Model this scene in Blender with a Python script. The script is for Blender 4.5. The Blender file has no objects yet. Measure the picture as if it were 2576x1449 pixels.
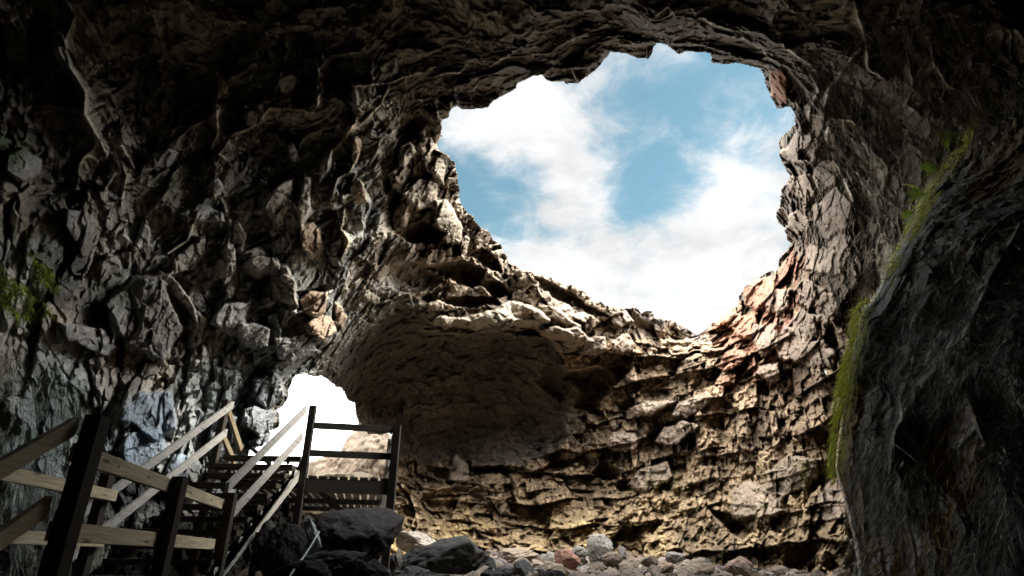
import bpy, bmesh, math, random
import numpy as np
from mathutils import Vector, Matrix
random.seed(7)
RAD = math.radians
scene = bpy.context.scene
COL = scene.collection

# ------------------------------------------------------------------ camera
FPX, PITCH, ROLL, EYE = 1540.0, 0.4170, 0.0130, 1.5      # focal in px of a 2576 px wide picture
cF = np.array([0, math.cos(PITCH), math.sin(PITCH)]); _R = np.array([1.0, 0, 0]); _U = np.cross(_R, cF)
cR = math.cos(ROLL) * _R + math.sin(ROLL) * _U; cU = -math.sin(ROLL) * _R + math.cos(ROLL) * _U
cam_d = bpy.data.cameras.new('camera'); cam = bpy.data.objects.new('camera', cam_d); COL.objects.link(cam)
cam_d.sensor_width = 36; cam_d.lens = 36 * FPX / 2576; cam_d.clip_start = 0.05; cam_d.clip_end = 3000
M = Matrix((tuple(cR), tuple(cU), tuple(-cF))).transposed().to_4x4(); M.translation = Vector((0, 0, EYE)); cam.matrix_world = M
cam_d.dof.use_dof = True; cam_d.dof.focus_distance = 16; cam_d.dof.aperture_fstop = 4.0
scene.camera = cam
def ray(px, py):
    d = cF + ((px - 1288) / FPX) * cR - ((py - 724.5) / FPX) * cU
    return d / np.linalg.norm(d)
def at(px, py, dist):
    return ray(px, py) * dist + np.array([0, 0, EYE])

# ------------------------------------------------------------------ light
SUN_AZ, SUN_EL, SUN_E, SKY_S, EXPO = 94.0, 50.0, 0.95, 0.05, 3.2
w = bpy.data.worlds.new('World'); scene.world = w; w.use_nodes = True
nt = w.node_tree; nt.nodes.clear(); N = nt.nodes.new; L = nt.links.new
out = N('ShaderNodeOutputWorld'); bg = N('ShaderNodeBackground'); sky = N('ShaderNodeTexSky')
sky.sky_type = 'NISHITA'; sky.sun_disc = False; sky.sun_elevation = RAD(SUN_EL); sky.sun_rotation = RAD(SUN_AZ); sky.altitude = 200
sky.air_density = 1.0; sky.ozone_density = 1.6; sky.dust_density = 0.4
bg.inputs[1].default_value = SKY_S
tc = N('ShaderNodeTexCoord')
# the clouds sit on a flat layer high above: project the direction on it
sep = N('ShaderNodeSeparateXYZ'); L(tc.outputs['Generated'], sep.inputs[0])
zc = N('ShaderNodeMath'); zc.operation = 'MAXIMUM'; zc.inputs[1].default_value = 0.0; L(sep.outputs[2], zc.inputs[0])
za = N('ShaderNodeMath'); za.operation = 'ADD'; za.inputs[1].default_value = 0.22; L(zc.outputs[0], za.inputs[0])
dv = N('ShaderNodeVectorMath'); dv.operation = 'DIVIDE'
cb = N('ShaderNodeCombineXYZ')
for i in range(3): L(za.outputs[0], cb.inputs[i])
L(tc.outputs['Generated'], dv.inputs[0]); L(cb.outputs[0], dv.inputs[1])
def wn(scale, detail, rough, off, dist=0.0):
    mp = N('ShaderNodeMapping'); mp.inputs['Location'].default_value = off; L(dv.outputs[0], mp.inputs[0])
    n = N('ShaderNodeTexNoise'); n.inputs['Scale'].default_value = scale; n.inputs['Detail'].default_value = detail
    n.inputs['Roughness'].default_value = rough; n.inputs['Distortion'].default_value = dist
    L(mp.outputs[0], n.inputs[0]); return n.outputs[0]
def wm(op, a, b, clamp=False):
    m = N('ShaderNodeMath'); m.operation = op; m.use_clamp = clamp
    for i, v in enumerate((a, b)):
        if isinstance(v, (int, float)): m.inputs[i].default_value = v
        else: L(v, m.inputs[i])
    return m.outputs[0]
nz1 = wn(2.6, 9, 0.58, (3.1, 1.7, 0.0), 0.25); nz2 = wn(9.0, 8, 0.62, (1, 5, 2), 0.4)
cov = wm('ADD', wm('MULTIPLY', wm('SUBTRACT', nz1, 0.5), 1.9), wm('MULTIPLY', wm('SUBTRACT', nz2, 0.5), 1.3))
cov = wm('ADD', cov, -0.10)
def blob(px, py, r, amt):
    """a bank of cloud (or a clear gap) round a direction of the sky"""
    d = ray(px, py) if py is not None else np.array(px) / np.linalg.norm(px); global cov
    m = N('ShaderNodeVectorMath'); m.operation = 'DISTANCE'; m.inputs[1].default_value = tuple(d); L(tc.outputs['Generated'], m.inputs[0])
    e = wm('POWER', wm('MAXIMUM', wm('SUBTRACT', 1.0, wm('DIVIDE', m.outputs['Value'], r)), 0.0), 0.7)
    cov = wm('ADD', cov, wm('MULTIPLY', e, amt))
for b in [(1380, 300, 0.17, 0.42), (1870, 400, 0.16, 0.62), (1500, 760, 0.30, 0.85), (1820, 740, 0.20, 0.5), (800, 1050, 0.4, 1.0),
          (1640, 180, 0.20, 0.10), (1240, 300, 0.12, 0.3), (1640, 360, 0.13, -0.30), (1660, 520, 0.10, -0.5), (1250, 500, 0.11, -0.38), (1750, 240, 0.14, -0.15), (1900, 260, 0.12, -0.2), (1560, 400, 0.08, -.2)]: blob(*b)
for b in [((0.1, -0.75, 0.8), None, 1.05, 1.3), ((1.0, -0.1, 0.75), None, 0.8, 1.2), ((-1.0, -0.1, 0.6), None, 0.8, 1.0)]: blob(*b)  # unseen cloud banks, added behind and beside the view to light the rock
rp = N('ShaderNodeMapRange'); rp.interpolation_type = 'SMOOTHERSTEP'; rp.inputs[1].default_value = -0.22; rp.inputs[2].default_value = 0.74
L(cov, rp.inputs[0]); rp = N('ShaderNodeMath'); rp.operation = 'POWER'; rp.inputs[1].default_value = 1.15; L(nt.nodes[-2].outputs[0], rp.inputs[0])
mx = N('ShaderNodeMix'); mx.data_type = 'RGBA'; L(rp.outputs[0], mx.inputs[0])
tint = N('ShaderNodeMix'); tint.data_type = 'RGBA'; tint.blend_type = 'MULTIPLY'; tint.inputs[0].default_value = 1
L(sky.outputs[0], tint.inputs[6]); tint.inputs[7].default_value = (0.46, 0.54, 0.40, 1)
L(tint.outputs[2], mx.inputs[6]); 
# clouds outside the view are boosted, as added light for the cave walls
vd = N('ShaderNodeVectorMath'); vd.operation = 'DISTANCE'; vd.inputs[1].default_value = tuple(ray(1560, 560)); L(tc.outputs['Generated'], vd.inputs[0])
br = N('ShaderNodeMapRange'); br.interpolation_type = 'SMOOTHSTEP'; br.inputs[1].default_value = 0.36; br.inputs[2].default_value = 0.85; br.inputs[3].default_value = 2.2; br.inputs[4].default_value = 38.0
L(vd.outputs['Value'], br.inputs[0]); cs = N('ShaderNodeVectorMath'); cs.operation = 'SCALE'; cs.inputs[0].default_value = (1.0, 1.0, 1.0); gm = N('ShaderNodeMapRange'); gm.inputs[1].default_value = 0.35; gm.inputs[2].default_value = 0.62; gm.inputs[3].default_value = 0.84; gm.inputs[4].default_value = 1.15; L(wn(5.0, 7, 0.6, (7, 2, 4), 0.3), gm.inputs[0]); L(wm('MULTIPLY', br.outputs[0], gm.outputs[0]), cs.inputs['Scale']); L(cs.outputs[0], mx.inputs[7])
L(mx.outputs[2], bg.inputs[0]); L(bg.outputs[0], out.inputs[0])
sd = bpy.data.lights.new('sun', 'SUN'); sd.energy = SUN_E; sd.angle = RAD(16); sd.color = (1, 0.90, 0.76)
so = bpy.data.objects.new('sun', sd); COL.objects.link(so)
_s = Vector((math.sin(RAD(SUN_AZ)) * math.cos(RAD(SUN_EL)), math.cos(RAD(SUN_AZ)) * math.cos(RAD(SUN_EL)), math.sin(RAD(SUN_EL))))
so.rotation_euler = _s.to_track_quat('Z', 'Y').to_euler()
vs = scene.view_settings; vs.view_transform = 'Standard'; vs.look = 'None'; vs.exposure = EXPO; vs.gamma = 1
scene.cycles.max_bounces = 8; scene.cycles.diffuse_bounces = 5; scene.cycles.caustics_reflective = False; scene.cycles.caustics_refractive = False

# ------------------------------------------------------------------ object helpers
def tag(o, label=None, cat=None, group=None, kind=None):
    if label: o['label'] = label
    if cat: o['category'] = cat
    if group: o['group'] = group
    if kind: o['kind'] = kind
    return o
def link(name, me, mat, parent=None):
    o = bpy.data.objects.new(name, me); COL.objects.link(o)
    if mat: me.materials.append(mat)
    if parent: o.parent = parent
    return o
def empty(name, loc):
    o = bpy.data.objects.new(name, None); COL.objects.link(o); o.location = loc; o.empty_display_size = 0.2; return o
def np_mesh(name, V, Q, tris=False, cols=None, smooth=True):
    me = bpy.data.meshes.new(name); k = 3 if tris else 4
    me.vertices.add(len(V)); me.vertices.foreach_set('co', np.asarray(V, np.float32).ravel())
    Q = np.asarray(Q, np.int32); me.loops.add(Q.size); me.loops.foreach_set('vertex_index', Q.ravel())
    me.polygons.add(len(Q)); me.polygons.foreach_set('loop_start', np.arange(0, Q.size, k, dtype=np.int32))
    me.polygons.foreach_set('use_smooth', np.full(len(Q), smooth))
    if cols is not None:
        a = me.color_attributes.new('tone', 'FLOAT_COLOR', 'POINT')
        c = np.ones((len(V), 4), np.float32); c[:, :cols.shape[1]] = cols; a.data.foreach_set('color', c.ravel())
    me.update(calc_edges=True); return me

# ------------------------------------------------------------------ materials
def mat(name):
    m = bpy.data.materials.new(name); m.use_nodes = True; nt = m.node_tree; nt.nodes.clear()
    o = nt.nodes.new('ShaderNodeOutputMaterial'); b = nt.nodes.new('ShaderNodeBsdfPrincipled'); nt.links.new(b.outputs[0], o.inputs[0])
    return m, nt, b
def rock_mat(name, base=None, fine=14.0, bump=0.5, rough=0.82, lichen=None):
    m, nt, b = mat(name); N = nt.nodes.new; L = nt.links.new
    tc = N('ShaderNodeTexCoord')
    n1 = N('ShaderNodeTexNoise'); n1.inputs['Scale'].default_value = fine; n1.inputs['Detail'].default_value = 8; n1.inputs['Roughness'].default_value = 0.7
    n2 = N('ShaderNodeTexNoise'); n2.inputs['Scale'].default_value = fine * 0.16; n2.inputs['Detail'].default_value = 4
    v = N('ShaderNodeTexVoronoi'); v.inputs['Scale'].default_value = fine * 1.7; v.feature = 'F1'
    for n in (n1, n2, v): L(tc.outputs['Object'], n.inputs['Vector'])
    r = N('ShaderNodeMapRange'); r.inputs[1].default_value = 0.3; r.inputs[2].default_value = 0.72; r.inputs[3].default_value = 0.5; r.inputs[4].default_value = 1.55
    L(n1.outputs[0], r.inputs[0])
    mul = N('ShaderNodeVectorMath'); mul.operation = 'SCALE'; L(r.outputs[0], mul.inputs['Scale'])
    if base is None:
        a = N('ShaderNodeAttribute'); a.attribute_name = 'tone'; L(a.outputs['Color'], mul.inputs[0])
    else:
        cr = N('ShaderNodeValToRGB'); L(n2.outputs[0], cr.inputs[0])
        cr.color_ramp.elements[0].position = 0.3; cr.color_ramp.elements[0].color = (*[c * 0.7 for c in base], 1)
        cr.color_ramp.elements[1].position = 0.7; cr.color_ramp.elements[1].color = (*[min(1, c * 1.3) for c in base], 1)
        if lichen:
            e = cr.color_ramp.elements.new(0.55); e.color = (*lichen, 1)
        L(cr.outputs[0], mul.inputs[0])
    L(mul.outputs[0], b.inputs['Base Color']); b.inputs['Roughness'].default_value = rough
    b.inputs['Specular IOR Level'].default_value = 0.25
    ad = N('ShaderNodeMath'); ad.operation = 'ADD'; L(n1.outputs[0], ad.inputs[0])
    sc = N('ShaderNodeMath'); sc.operation = 'MULTIPLY'; sc.inputs[1].default_value = 0.4; L(v.outputs['Distance'], sc.inputs[0]); L(sc.outputs[0], ad.inputs[1])
    bp = N('ShaderNodeBump'); bp.inputs['Strength'].default_value = bump; bp.inputs['Distance'].default_value = 0.05
    L(ad.outputs[0], bp.inputs['Height']); L(bp.outputs[0], b.inputs['Normal'])
    return m
def wood_mat(name, base, dark=0.55):
    m, nt, b = mat(name); N = nt.nodes.new; L = nt.links.new
    tc = N('ShaderNodeTexCoord'); mp = N('ShaderNodeMapping'); L(tc.outputs['UV'], mp.inputs[0]); mp.inputs['Scale'].default_value = (1.2, 22, 22)
    n = N('ShaderNodeTexNoise'); n.inputs['Scale'].default_value = 2.2; n.inputs['Detail'].default_value = 6; n.inputs['Distortion'].default_value = 0.7; L(mp.outputs[0], n.inputs[0])
    mp2 = N('ShaderNodeMapping'); L(tc.outputs['UV'], mp2.inputs[0]); mp2.inputs['Scale'].default_value = (2.2, 12, 12)
    kn = N('ShaderNodeTexVoronoi'); kn.inputs['Scale'].default_value = 1.0; L(mp2.outputs[0], kn.inputs[0])
    cr = N('ShaderNodeValToRGB'); L(n.outputs[0], cr.inputs[0])
    cr.color_ramp.elements[0].position = 0.3; cr.color_ramp.elements[0].color = (*[c * dark for c in base], 1)
    cr.color_ramp.elements[1].position = 0.68; cr.color_ramp.elements[1].color = (*base, 1)
    kr = N('ShaderNodeMapRange'); kr.inputs[1].default_value = 0.06; kr.inputs[2].default_value = 0.2; kr.inputs[3].default_value = 0.3; kr.inputs[4].default_value = 1; L(kn.outputs['Distance'], kr.inputs[0])
    mul = N('ShaderNodeVectorMath'); mul.operation = 'SCALE'; L(cr.outputs[0], mul.inputs[0]); L(kr.outputs[0], mul.inputs['Scale'])
    L(mul.outputs[0], b.inputs['Base Color']); b.inputs['Roughness'].default_value = 0.7; b.inputs['Specular IOR Level'].default_value = 0.3
    bp = N('ShaderNodeBump'); bp.inputs['Strength'].default_value = 0.3; bp.inputs['Distance'].default_value = 0.01; L(n.outputs[0], bp.inputs['Height']); L(bp.outputs[0], b.inputs['Normal'])
    return m
def plain(name, col, rough=0.6, metal=0.0, var=0.25, scale=8, sub=0.0):
    m, nt, b = mat(name); N = nt.nodes.new; L = nt.links.new
    tc = N('ShaderNodeTexCoord'); n = N('ShaderNodeTexNoise'); n.inputs['Scale'].default_value = scale; n.inputs['Detail'].default_value = 5; L(tc.outputs['Object'], n.inputs[0])
    cr = N('ShaderNodeValToRGB'); L(n.outputs[0], cr.inputs[0])
    cr.color_ramp.elements[0].position = 0.3; cr.color_ramp.elements[0].color = (*[c * (1 - var) for c in col], 1)
    cr.color_ramp.elements[1].position = 0.7; cr.color_ramp.elements[1].color = (*[min(1, c * (1 + var)) for c in col], 1)
    L(cr.outputs[0], b.inputs['Base Color']); b.inputs['Roughness'].default_value = rough; b.inputs['Metallic'].default_value = metal
    return m
ROCK = rock_mat('cave rock', None, 9.0, 0.55, 0.8)
MOSSY = plain('green moss', (0.16, 0.24, 0.03), 0.9, 0, 0.6, 6)

# ------------------------------------------------------------------ numpy noise
def _h(ix, iy, iz, s):
    h = (ix.astype(np.uint32) * np.uint32(374761393) + iy.astype(np.uint32) * np.uint32(668265263) + iz.astype(np.uint32) * np.uint32(2147483647) + np.uint32(s * 974711 & 0xffffffff))
    h = (h ^ (h >> np.uint32(13))) * np.uint32(1274126177); h = (h ^ (h >> np.uint32(16))) * np.uint32(2246822519); return h ^ (h >> np.uint32(15))
def _r(h, k):
    h = (h + np.uint32(k * 2654435 & 0xffffffff)) * np.uint32(3266489917); h = h ^ (h >> np.uint32(14)); h = h * np.uint32(668265263); h = h ^ (h >> np.uint32(16))
    return (h & np.uint32(0xffffff)).astype(np.float32) / np.float32(0xffffff)
def vnoise(P, s=0):
    """smooth value noise in -1..1"""
    i = np.floor(P).astype(np.int64); f = (P - i).astype(np.float32); f = f * f * f * (f * (f * 6 - 15) + 10)
    r = 0
    for dx in (0, 1):
        wx = f[:, 0] if dx else 1 - f[:, 0]
        for dy in (0, 1):
            wy = f[:, 1] if dy else 1 - f[:, 1]
            for dz in (0, 1):
                wz = f[:, 2] if dz else 1 - f[:, 2]
                r = r + wx * wy * wz * _r(_h(i[:, 0] + dx, i[:, 1] + dy, i[:, 2] + dz, s), 1)
    return r * 2 - 1
def fbm(P, sc, oct=4, s=0, gain=0.5, ridge=False):
    a = 1.0; t = 0; r = np.zeros(len(P), np.float32); Q = P * sc + 13.7 * s
    for o in range(oct):
        v = vnoise(Q, s + o * 17)
        if ridge: v = 1 - 2 * np.abs(v)
        r += a * v; t += a; a *= gain; Q = Q * 2.03 + 5.3
    return r / t
def worley(P, s=0, jit=0.9):
    """nearest cell: F1, F2, three random numbers of the cell, offset vector from its centre"""
    i = np.floor(P).astype(np.int64); n = len(P)
    f1 = np.full(n, 9.0, np.float32); f2 = f1.copy(); D = np.zeros((n, 3), np.float32); H = np.zeros(n, np.uint32)
    for dx in (-1, 0, 1):
        for dy in (-1, 0, 1):
            for dz in (-1, 0, 1):
                cx, cy, cz = i[:, 0] + dx, i[:, 1] + dy, i[:, 2] + dz
                h = _h(cx, cy, cz, s)
                o = np.stack([P[:, 0] - cx - 0.5 - jit * (_r(h, 1) - 0.5), P[:, 1] - cy - 0.5 - jit * (_r(h, 2) - 0.5), P[:, 2] - cz - 0.5 - jit * (_r(h, 3) - 0.5)], 1).astype(np.float32)
                d = np.sqrt((o * o).sum(1)); c = d < f1
                f2 = np.where(c, f1, np.minimum(f2, d)); f1 = np.where(c, d, f1); D[c] = o[c]; H[c] = h[c]
    return f1, f2, (_r(H, 4), _r(H, 5), _r(H, 6)), D
def facet(P, s, tilt=1.0, off=1.0):
    f1, f2, r, D = worley(P, s)
    g = (r[0] - 0.5) * D[:, 0] + (r[1] - 0.5) * D[:, 1] + (r[2] - 0.5) * D[:, 2]
    return tilt * 2 * g + off * (r[0] - 0.5), f2 - f1, r
def sst(a, b, x):
    t = np.clip((x - a) / (b - a), 0, 1); return t * t * (3 - 2 * t)
def inpoly(X, Y, poly):
    c = np.zeros(X.shape, bool); n = len(poly)
    for k in range(n):
        x1, y1 = poly[k]; x2, y2 = poly[(k + 1) % n]
        if y1 == y2: continue
        t = ((y1 > Y) != (y2 > Y)); c ^= t & (X < (x2 - x1) * (Y - y1) / (y2 - y1) + x1)
    return c
def segd(X, Y, pts, closed=False, rad=1e9):
    """distance to a polyline and the position along it"""
    best = np.full(X.shape, 1e6, np.float32); n = len(pts); par = np.zeros(X.shape, np.float32)
    for k in range(n if closed else n - 1):
        (x1, y1), (x2, y2) = pts[k], pts[(k + 1) % n]
        vx, vy = x2 - x1, y2 - y1; l2 = vx * vx + vy * vy + 1e-9
        t = np.clip(((X - x1) * vx + (Y - y1) * vy) / l2, 0, 1)
        d = np.hypot(X - x1 - t * vx, Y - y1 - t * vy); c = d < best; best = np.where(c, d, best); par = np.where(c, (k + t) / max(1, n - 1), par)
    return best, par
def soft(X, Y, poly, wdt):
    """1 inside, 0 outside, wdt pixels of blend"""
    d, _ = segd(X, Y, poly, True); s = np.where(inpoly(X, Y, poly), d, -d); return sst(-wdt, wdt, s)

# ------------------------------------------------------------------ the cave: outlines of its two openings, as bearings from the viewpoint
SKYLIGHT = [(1101, 363), (1103, 354), (1110, 345), (1106, 308), (1113, 298), (1129, 294), (1136, 271), (1154, 267), (1164, 273), (1224, 271), (1242, 252), (1270, 236), (1298, 224), (1300, 210), (1321, 201), (1339, 192), (1367, 191), (1376, 201), (1418, 201), (1425, 210), (1455, 210), (1464, 201), (1483, 185), (1511, 160), (1538, 129), (1571, 132), (1600, 144), (1629, 146), (1641, 129), (1648, 108), (1663, 108), (1696, 125), (1708, 134), (1725, 127), (1773, 128), (1787, 134), (1792, 153), (1821, 160), (1850, 156), (1883, 163), (1919, 177), (1924, 192), (1929, 216), (1941, 244), (1955, 271), (1988, 266), (2000, 287), (2003, 316), (1979, 331), (1960, 359), (1965, 393), (1976, 417), (1986, 441), (1982, 460), (1966, 479), (1964, 516), (1955, 534), (1959, 558), (1978, 581), (1982, 604), (1992, 608), (1980, 632), (1957, 659), (1962, 680), (1927, 687), (1895, 706), (1862, 733), (1857, 771), (1830, 787), (1793, 815), (1788, 826), (1751, 845), (1737, 838), (1722, 823), (1685, 808), (1647, 795), (1640, 784), (1622, 783), (1612, 789), (1600, 774), (1594, 772), (1575, 778), (1544, 773), (1519, 771), (1494, 748), (1466, 733), (1440, 722), (1412, 717), (1391, 705), (1350, 687), (1306, 670), (1281, 661), (1256, 617), (1237, 601), (1225, 580), (1209, 570), (1191, 548), (1168, 530), (1154, 497), (1154, 451), (1143, 410), (1122, 391), (1106, 382)]
OPENING = [(740, 944), (772, 938), (780, 946), (808, 946), (828, 958), (860, 978), (872, 1000), (892, 1015), (900, 1047), (906, 1070), (915, 1085), (940, 1092), (975, 1088), (992, 1100), (988, 1200), (980, 1292), (760, 1292), (735, 1184), (640, 1174), (621, 1155), (629, 1131), (661, 1123), (679, 1103), (677, 1083), (696, 1077), (704, 1067), (704, 1043), (698, 1031), (716, 1019), (724, 991), (734, 956)]
# distances (m) from the viewpoint to the rock in chosen bearings; ('z', h) = where the bearing reaches height h above the eye
CTRL = [(0, 1440, 8.6), (0, 1100, 8.8), (0, 700, 9.0), (0, 350, 9.2), (0, 0, 9.6), (-400, 700, 7.5), (-400, 1440, 7.4), (300, 1440, 10.6), (300, 1100, 10.8), (300, 700, 10.6), (300, 300, 10.2), (450, 0, 10),
        (600, 1440, 12.5), (560, 1150, 12.8), (600, 900, 12.6), (620, 600, 12), (620, 300, 11), (900, 0, 10.2), (900, 250, 11.2), (880, 500, 12.6), (860, 700, 13.2), (820, 850, 13.6), (780, 920, 14.2), (690, 1030, 14), (650, 1140, 13.6),
        (1000, 350, 12.6), (1000, 520, 13.6), (1000, 640, 14.6), (960, 760, 16), (900, 880, 17.2), (900, 1000, 19.5), (960, 950, 20), (1100, 630, 16), (1170, 640, 17), (1120, 770, 17.2), (1250, 760, 18), (1400, 780, 19), (1560, 850, 20.5), (1420, 880, 20),
        (1120, 824, 17.2), (1250, 816, 17.7), (1390, 836, 18.7), (1120, 858, 20.4), (1250, 852, 20.8), (1380, 868, 21), (1150, 930, 21), (1300, 930, 21.5), (1100, 1000, 21), (1300, 1000, 22), (1400, 1040, 22), (1150, 1130, 22.4), (1350, 1130, 22.6), (1430, 980, 21.5),
        (1050, 1190, 21.5), (1300, 1190, 21.4), (1500, 1180, 22), (1050, 1300, 19.5), (1300, 1330, 20.5), (1600, 1300, 20), (1900, 1300, 17.5), (1600, 1000, 21), (1800, 1050, 19), (1900, 900, 18.5), (2050, 1100, 16), (2080, 850, 15), (1750, 890, 20.5), (2060, 700, 14.4), (2060, 560, 13.6), (2120, 450, 12.2), (2040, 380, 12.2), (2060, 250, 11.2),
        (2150, 1300, 15), (2300, 1100, 13.5), (2500, 1200, 12), (1300, 60, 9.6), (1650, 40, 9.0), (1950, 100, 9.6), (2200, 100, 9.4), (2250, 400, 10.4), (2200, 600, 11.5), (2450, 300, 9), (2576, 600, 8.4), (2400, 800, 9), (2576, 0, 8.6), (2900, 700, 7), (1300, 1440, 18.5), (1800, 1440, 17), (1050, 1440, 18), (2150, 1440, 14)]
for k in range(0, len(SKYLIGHT), 4):
    CTRL.append((SKYLIGHT[k][0], SKYLIGHT[k][1], ('z', 8.3 - 0.8 * min(1, max(0, (SKYLIGHT[k][1] - 650) / 200)))))
CW = [((0, -1, 0.1), 9), ((1, -1, 0.2), 8), ((-1, -1, 0.2), 8), ((0, 0, 1), 7.6), ((0, 0.45, 1), 8.2), ((0, -1, 1), 9), ((-1, 0, 0.7), 8.5), ((1, 0, 0.7), 8), ((-1, 0, 0), 7.2), ((1, 0, 0), 5.5), ((0, 0, -1), 5), ((0, 1, -0.5), 14), ((0, -1, -0.6), 7), ((1, 0.3, -0.5), 6), ((-1, 0.3, -0.5), 7), ((0.3, 1, -0.2), 17), ((-0.3, 1, -0.2), 14)]
cd, cv = [], []
for x, y, d in CTRL:
    r = ray(x, y)
    if isinstance(d, tuple): d = d[1] / r[2]
    cd.append(r); cv.append(math.log(d))
for v, d in CW:
    v = np.array(v, float); cd.append(v / np.linalg.norm(v)); cv.append(math.log(d))
cd = np.array(cd); cv = np.array(cv)
K = np.linalg.norm(cd[:, None] - cd[None], axis=2); mean = cv.mean()
wgt = np.linalg.solve(K + 1e-3 * np.eye(len(K)), cv - mean)
NEAR = [(2440, 300), (2395, 400), (2330, 480), (2285, 580), (2240, 660), (2205, 740), (2165, 800), (2140, 900), (2125, 1000), (2108, 1100), (2112, 1190), (2135, 1290), (2150, 1370), (2160, 1460), (2160, 2500), (5200, 2500), (5200, 300)]
def base_r(D, X, Y):
    """smooth distance of the rock in each unit direction D; X, Y are the bearings in picture pixels"""
    r = np.zeros(len(D))
    for k in range(len(cd)): r += wgt[k] * np.sqrt(((D - cd[k]) ** 2).sum(1))
    r = np.exp(r + mean)
    return r

# dense grid of bearings all round the viewpoint (finest towards the openings), axes = camera axes
NX, NY = 1600, 820
tx = np.linspace(-1.06, 1.06, NX); ty = np.linspace(-0.56, 0.56, NY)
azs = np.arctan(tx); els = np.arctan(ty)
def wrap(lo, hi, n):
    t = np.linspace(0, 1, n + 1)[1:]; return lo + (hi - lo) * t ** 1.6
azl = wrap(azs[-1], math.pi, 90); az = np.concatenate([-azl[::-1], azs, azl])
ell = wrap(els[-1], math.pi / 2 - 0.002, 60); el = np.concatenate([-ell[::-1], els, ell])
# inside the fine part the rows are planes through the camera x axis, so they run straight across the picture
AZ, EL = np.meshgrid(az, el); nr, nc = AZ.shape
EY = np.where(np.abs(AZ) < 1.2, np.arctan(np.tan(EL) * np.cos(AZ) ** 1.0), 0)
bl = sst(0.75, 1.2, np.abs(AZ)); ELc = EL * bl + np.arctan(np.tan(np.clip(EL, -1.55, 1.55)) * np.cos(AZ)) * (1 - bl)
lx, ly, lz = np.sin(AZ) * np.cos(ELc), np.sin(ELc), np.cos(AZ) * np.cos(ELc)
D = (lx[..., None] * cR + ly[..., None] * cU + lz[..., None] * cF).reshape(-1, 3)
lz = lz.ravel(); zz = np.where(lz > 0.05, lz, 0.05)
PX = 1288 + FPX * lx.ravel() / zz; PY = 724.5 - FPX * ly.ravel() / zz
PX = np.where(lz > 0.05, PX, 1e5 * np.sign(lx.ravel())); PY = np.clip(PY, -9000, 9000)
R0 = base_r(D, PX, PY)
P0 = D * R0[:, None] + np.array([0, 0, EYE])
# the near right wall stands in front of the pit
wob = fbm(P0, 0.9, 4, 3) * 14
nd, _ = segd(PX, PY, NEAR[:14]); nin = inpoly(PX, PY, NEAR); sd_near = np.where(nin, nd, -nd) + wob
near_w = sst(-4, 5, sd_near) * sst(240, 640, PY) * (lz > 0.05)
rn = 6.4 + 1.2 * sst(1300, 300, PY) - 1.6 * sst(0, 420, sd_near) + 1.6 * np.exp(-np.clip(sd_near, 0, 900) / 22.0)
rn = np.minimum(rn, R0)
R0 = R0 * (1 - near_w) + rn * near_w
P0 = D * R0[:, None] + np.array([0, 0, EYE]); P0 = P0.astype(np.float32)

# ---- what kind of rock where (soft regions)
wx = fbm(P0, 0.7, 3, 11) * 60; wy = fbm(P0, 0.7, 3, 12) * 60
QX, QY = PX + wx, PY + wy
ALC = [(860, 870), (1000, 760), (1080, 815), (1150, 835), (1260, 828), (1310, 850), (1400, 845), (1420, 900), (1440, 960), (1400, 1050), (1420, 1110), (1290, 1170), (1180, 1160), (1060, 1170), (960, 1100), (900, 1030), (850, 970), (790, 930)]
PIT = [(940, 1110), (1060, 1165), (1290, 1165), (1420, 1110), (1440, 960), (1420, 880), (1500, 850), (1760, 850), (1990, 620), (2030, 280), (2100, 300), (2130, 500), (2180, 600), (2160, 800), (2140, 1460), (2140, 3000), (900, 3000)]
RIM = [(990, 330), (1110, 330), (1160, 480), (1280, 650), (1500, 740), (1750, 850), (1700, 900), (1440, 910), (1400, 850), (1310, 850), (1260, 828), (1080, 815), (980, 700), (980, 600)]
LUMP = [(150, 500), (400, 520), (640, 430), (960, 430), (1000, 640), (840, 880), (740, 960), (620, 1200), (600, 3000), (-3000, 3000), (-3000, 560), (100, 560)]
wA = soft(QX + 22 * fbm(P0, 2.2, 3, 13), QY + 22 * fbm(P0, 2.2, 3, 14), ALC, 20); wP = soft(QX, QY, PIT, 16) * (1 - near_w); wRm = soft(QX, QY, RIM, 12); wL = soft(QX, QY, LUMP, 60)
wP = wP * (1 - wA); wRm = wRm * (1 - wA) * (1 - wP * 0.8); wL = wL * (1 - wA) * (1 - wRm) * (1 - wP); wN = near_w
wC = np.clip(1 - wA - wP - wRm - wL - wN, 0, 1)
front = (np.abs(PX - 1288) < 2200) & (np.abs(PY - 724) < 1400) & (lz > 0.05)
disp = np.zeros(len(P0), np.float32)         # metres towards the viewpoint
col = np.zeros((len(P0), 3), np.float32)
def rgb(*c): return np.array(c, np.float32)
warp = np.stack([fbm(P0, 0.9, 3, 21), fbm(P0, 0.9, 3, 22), fbm(P0, 0.9, 3, 23)], 1)
big = fbm(P0, 0.35, 4, 31); mid = fbm(P0, 1.6, 4, 32); fin = fbm(P0, 7.0, 3, 33)
def sub(wt): return np.nonzero(wt > 0.003)[0]
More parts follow.
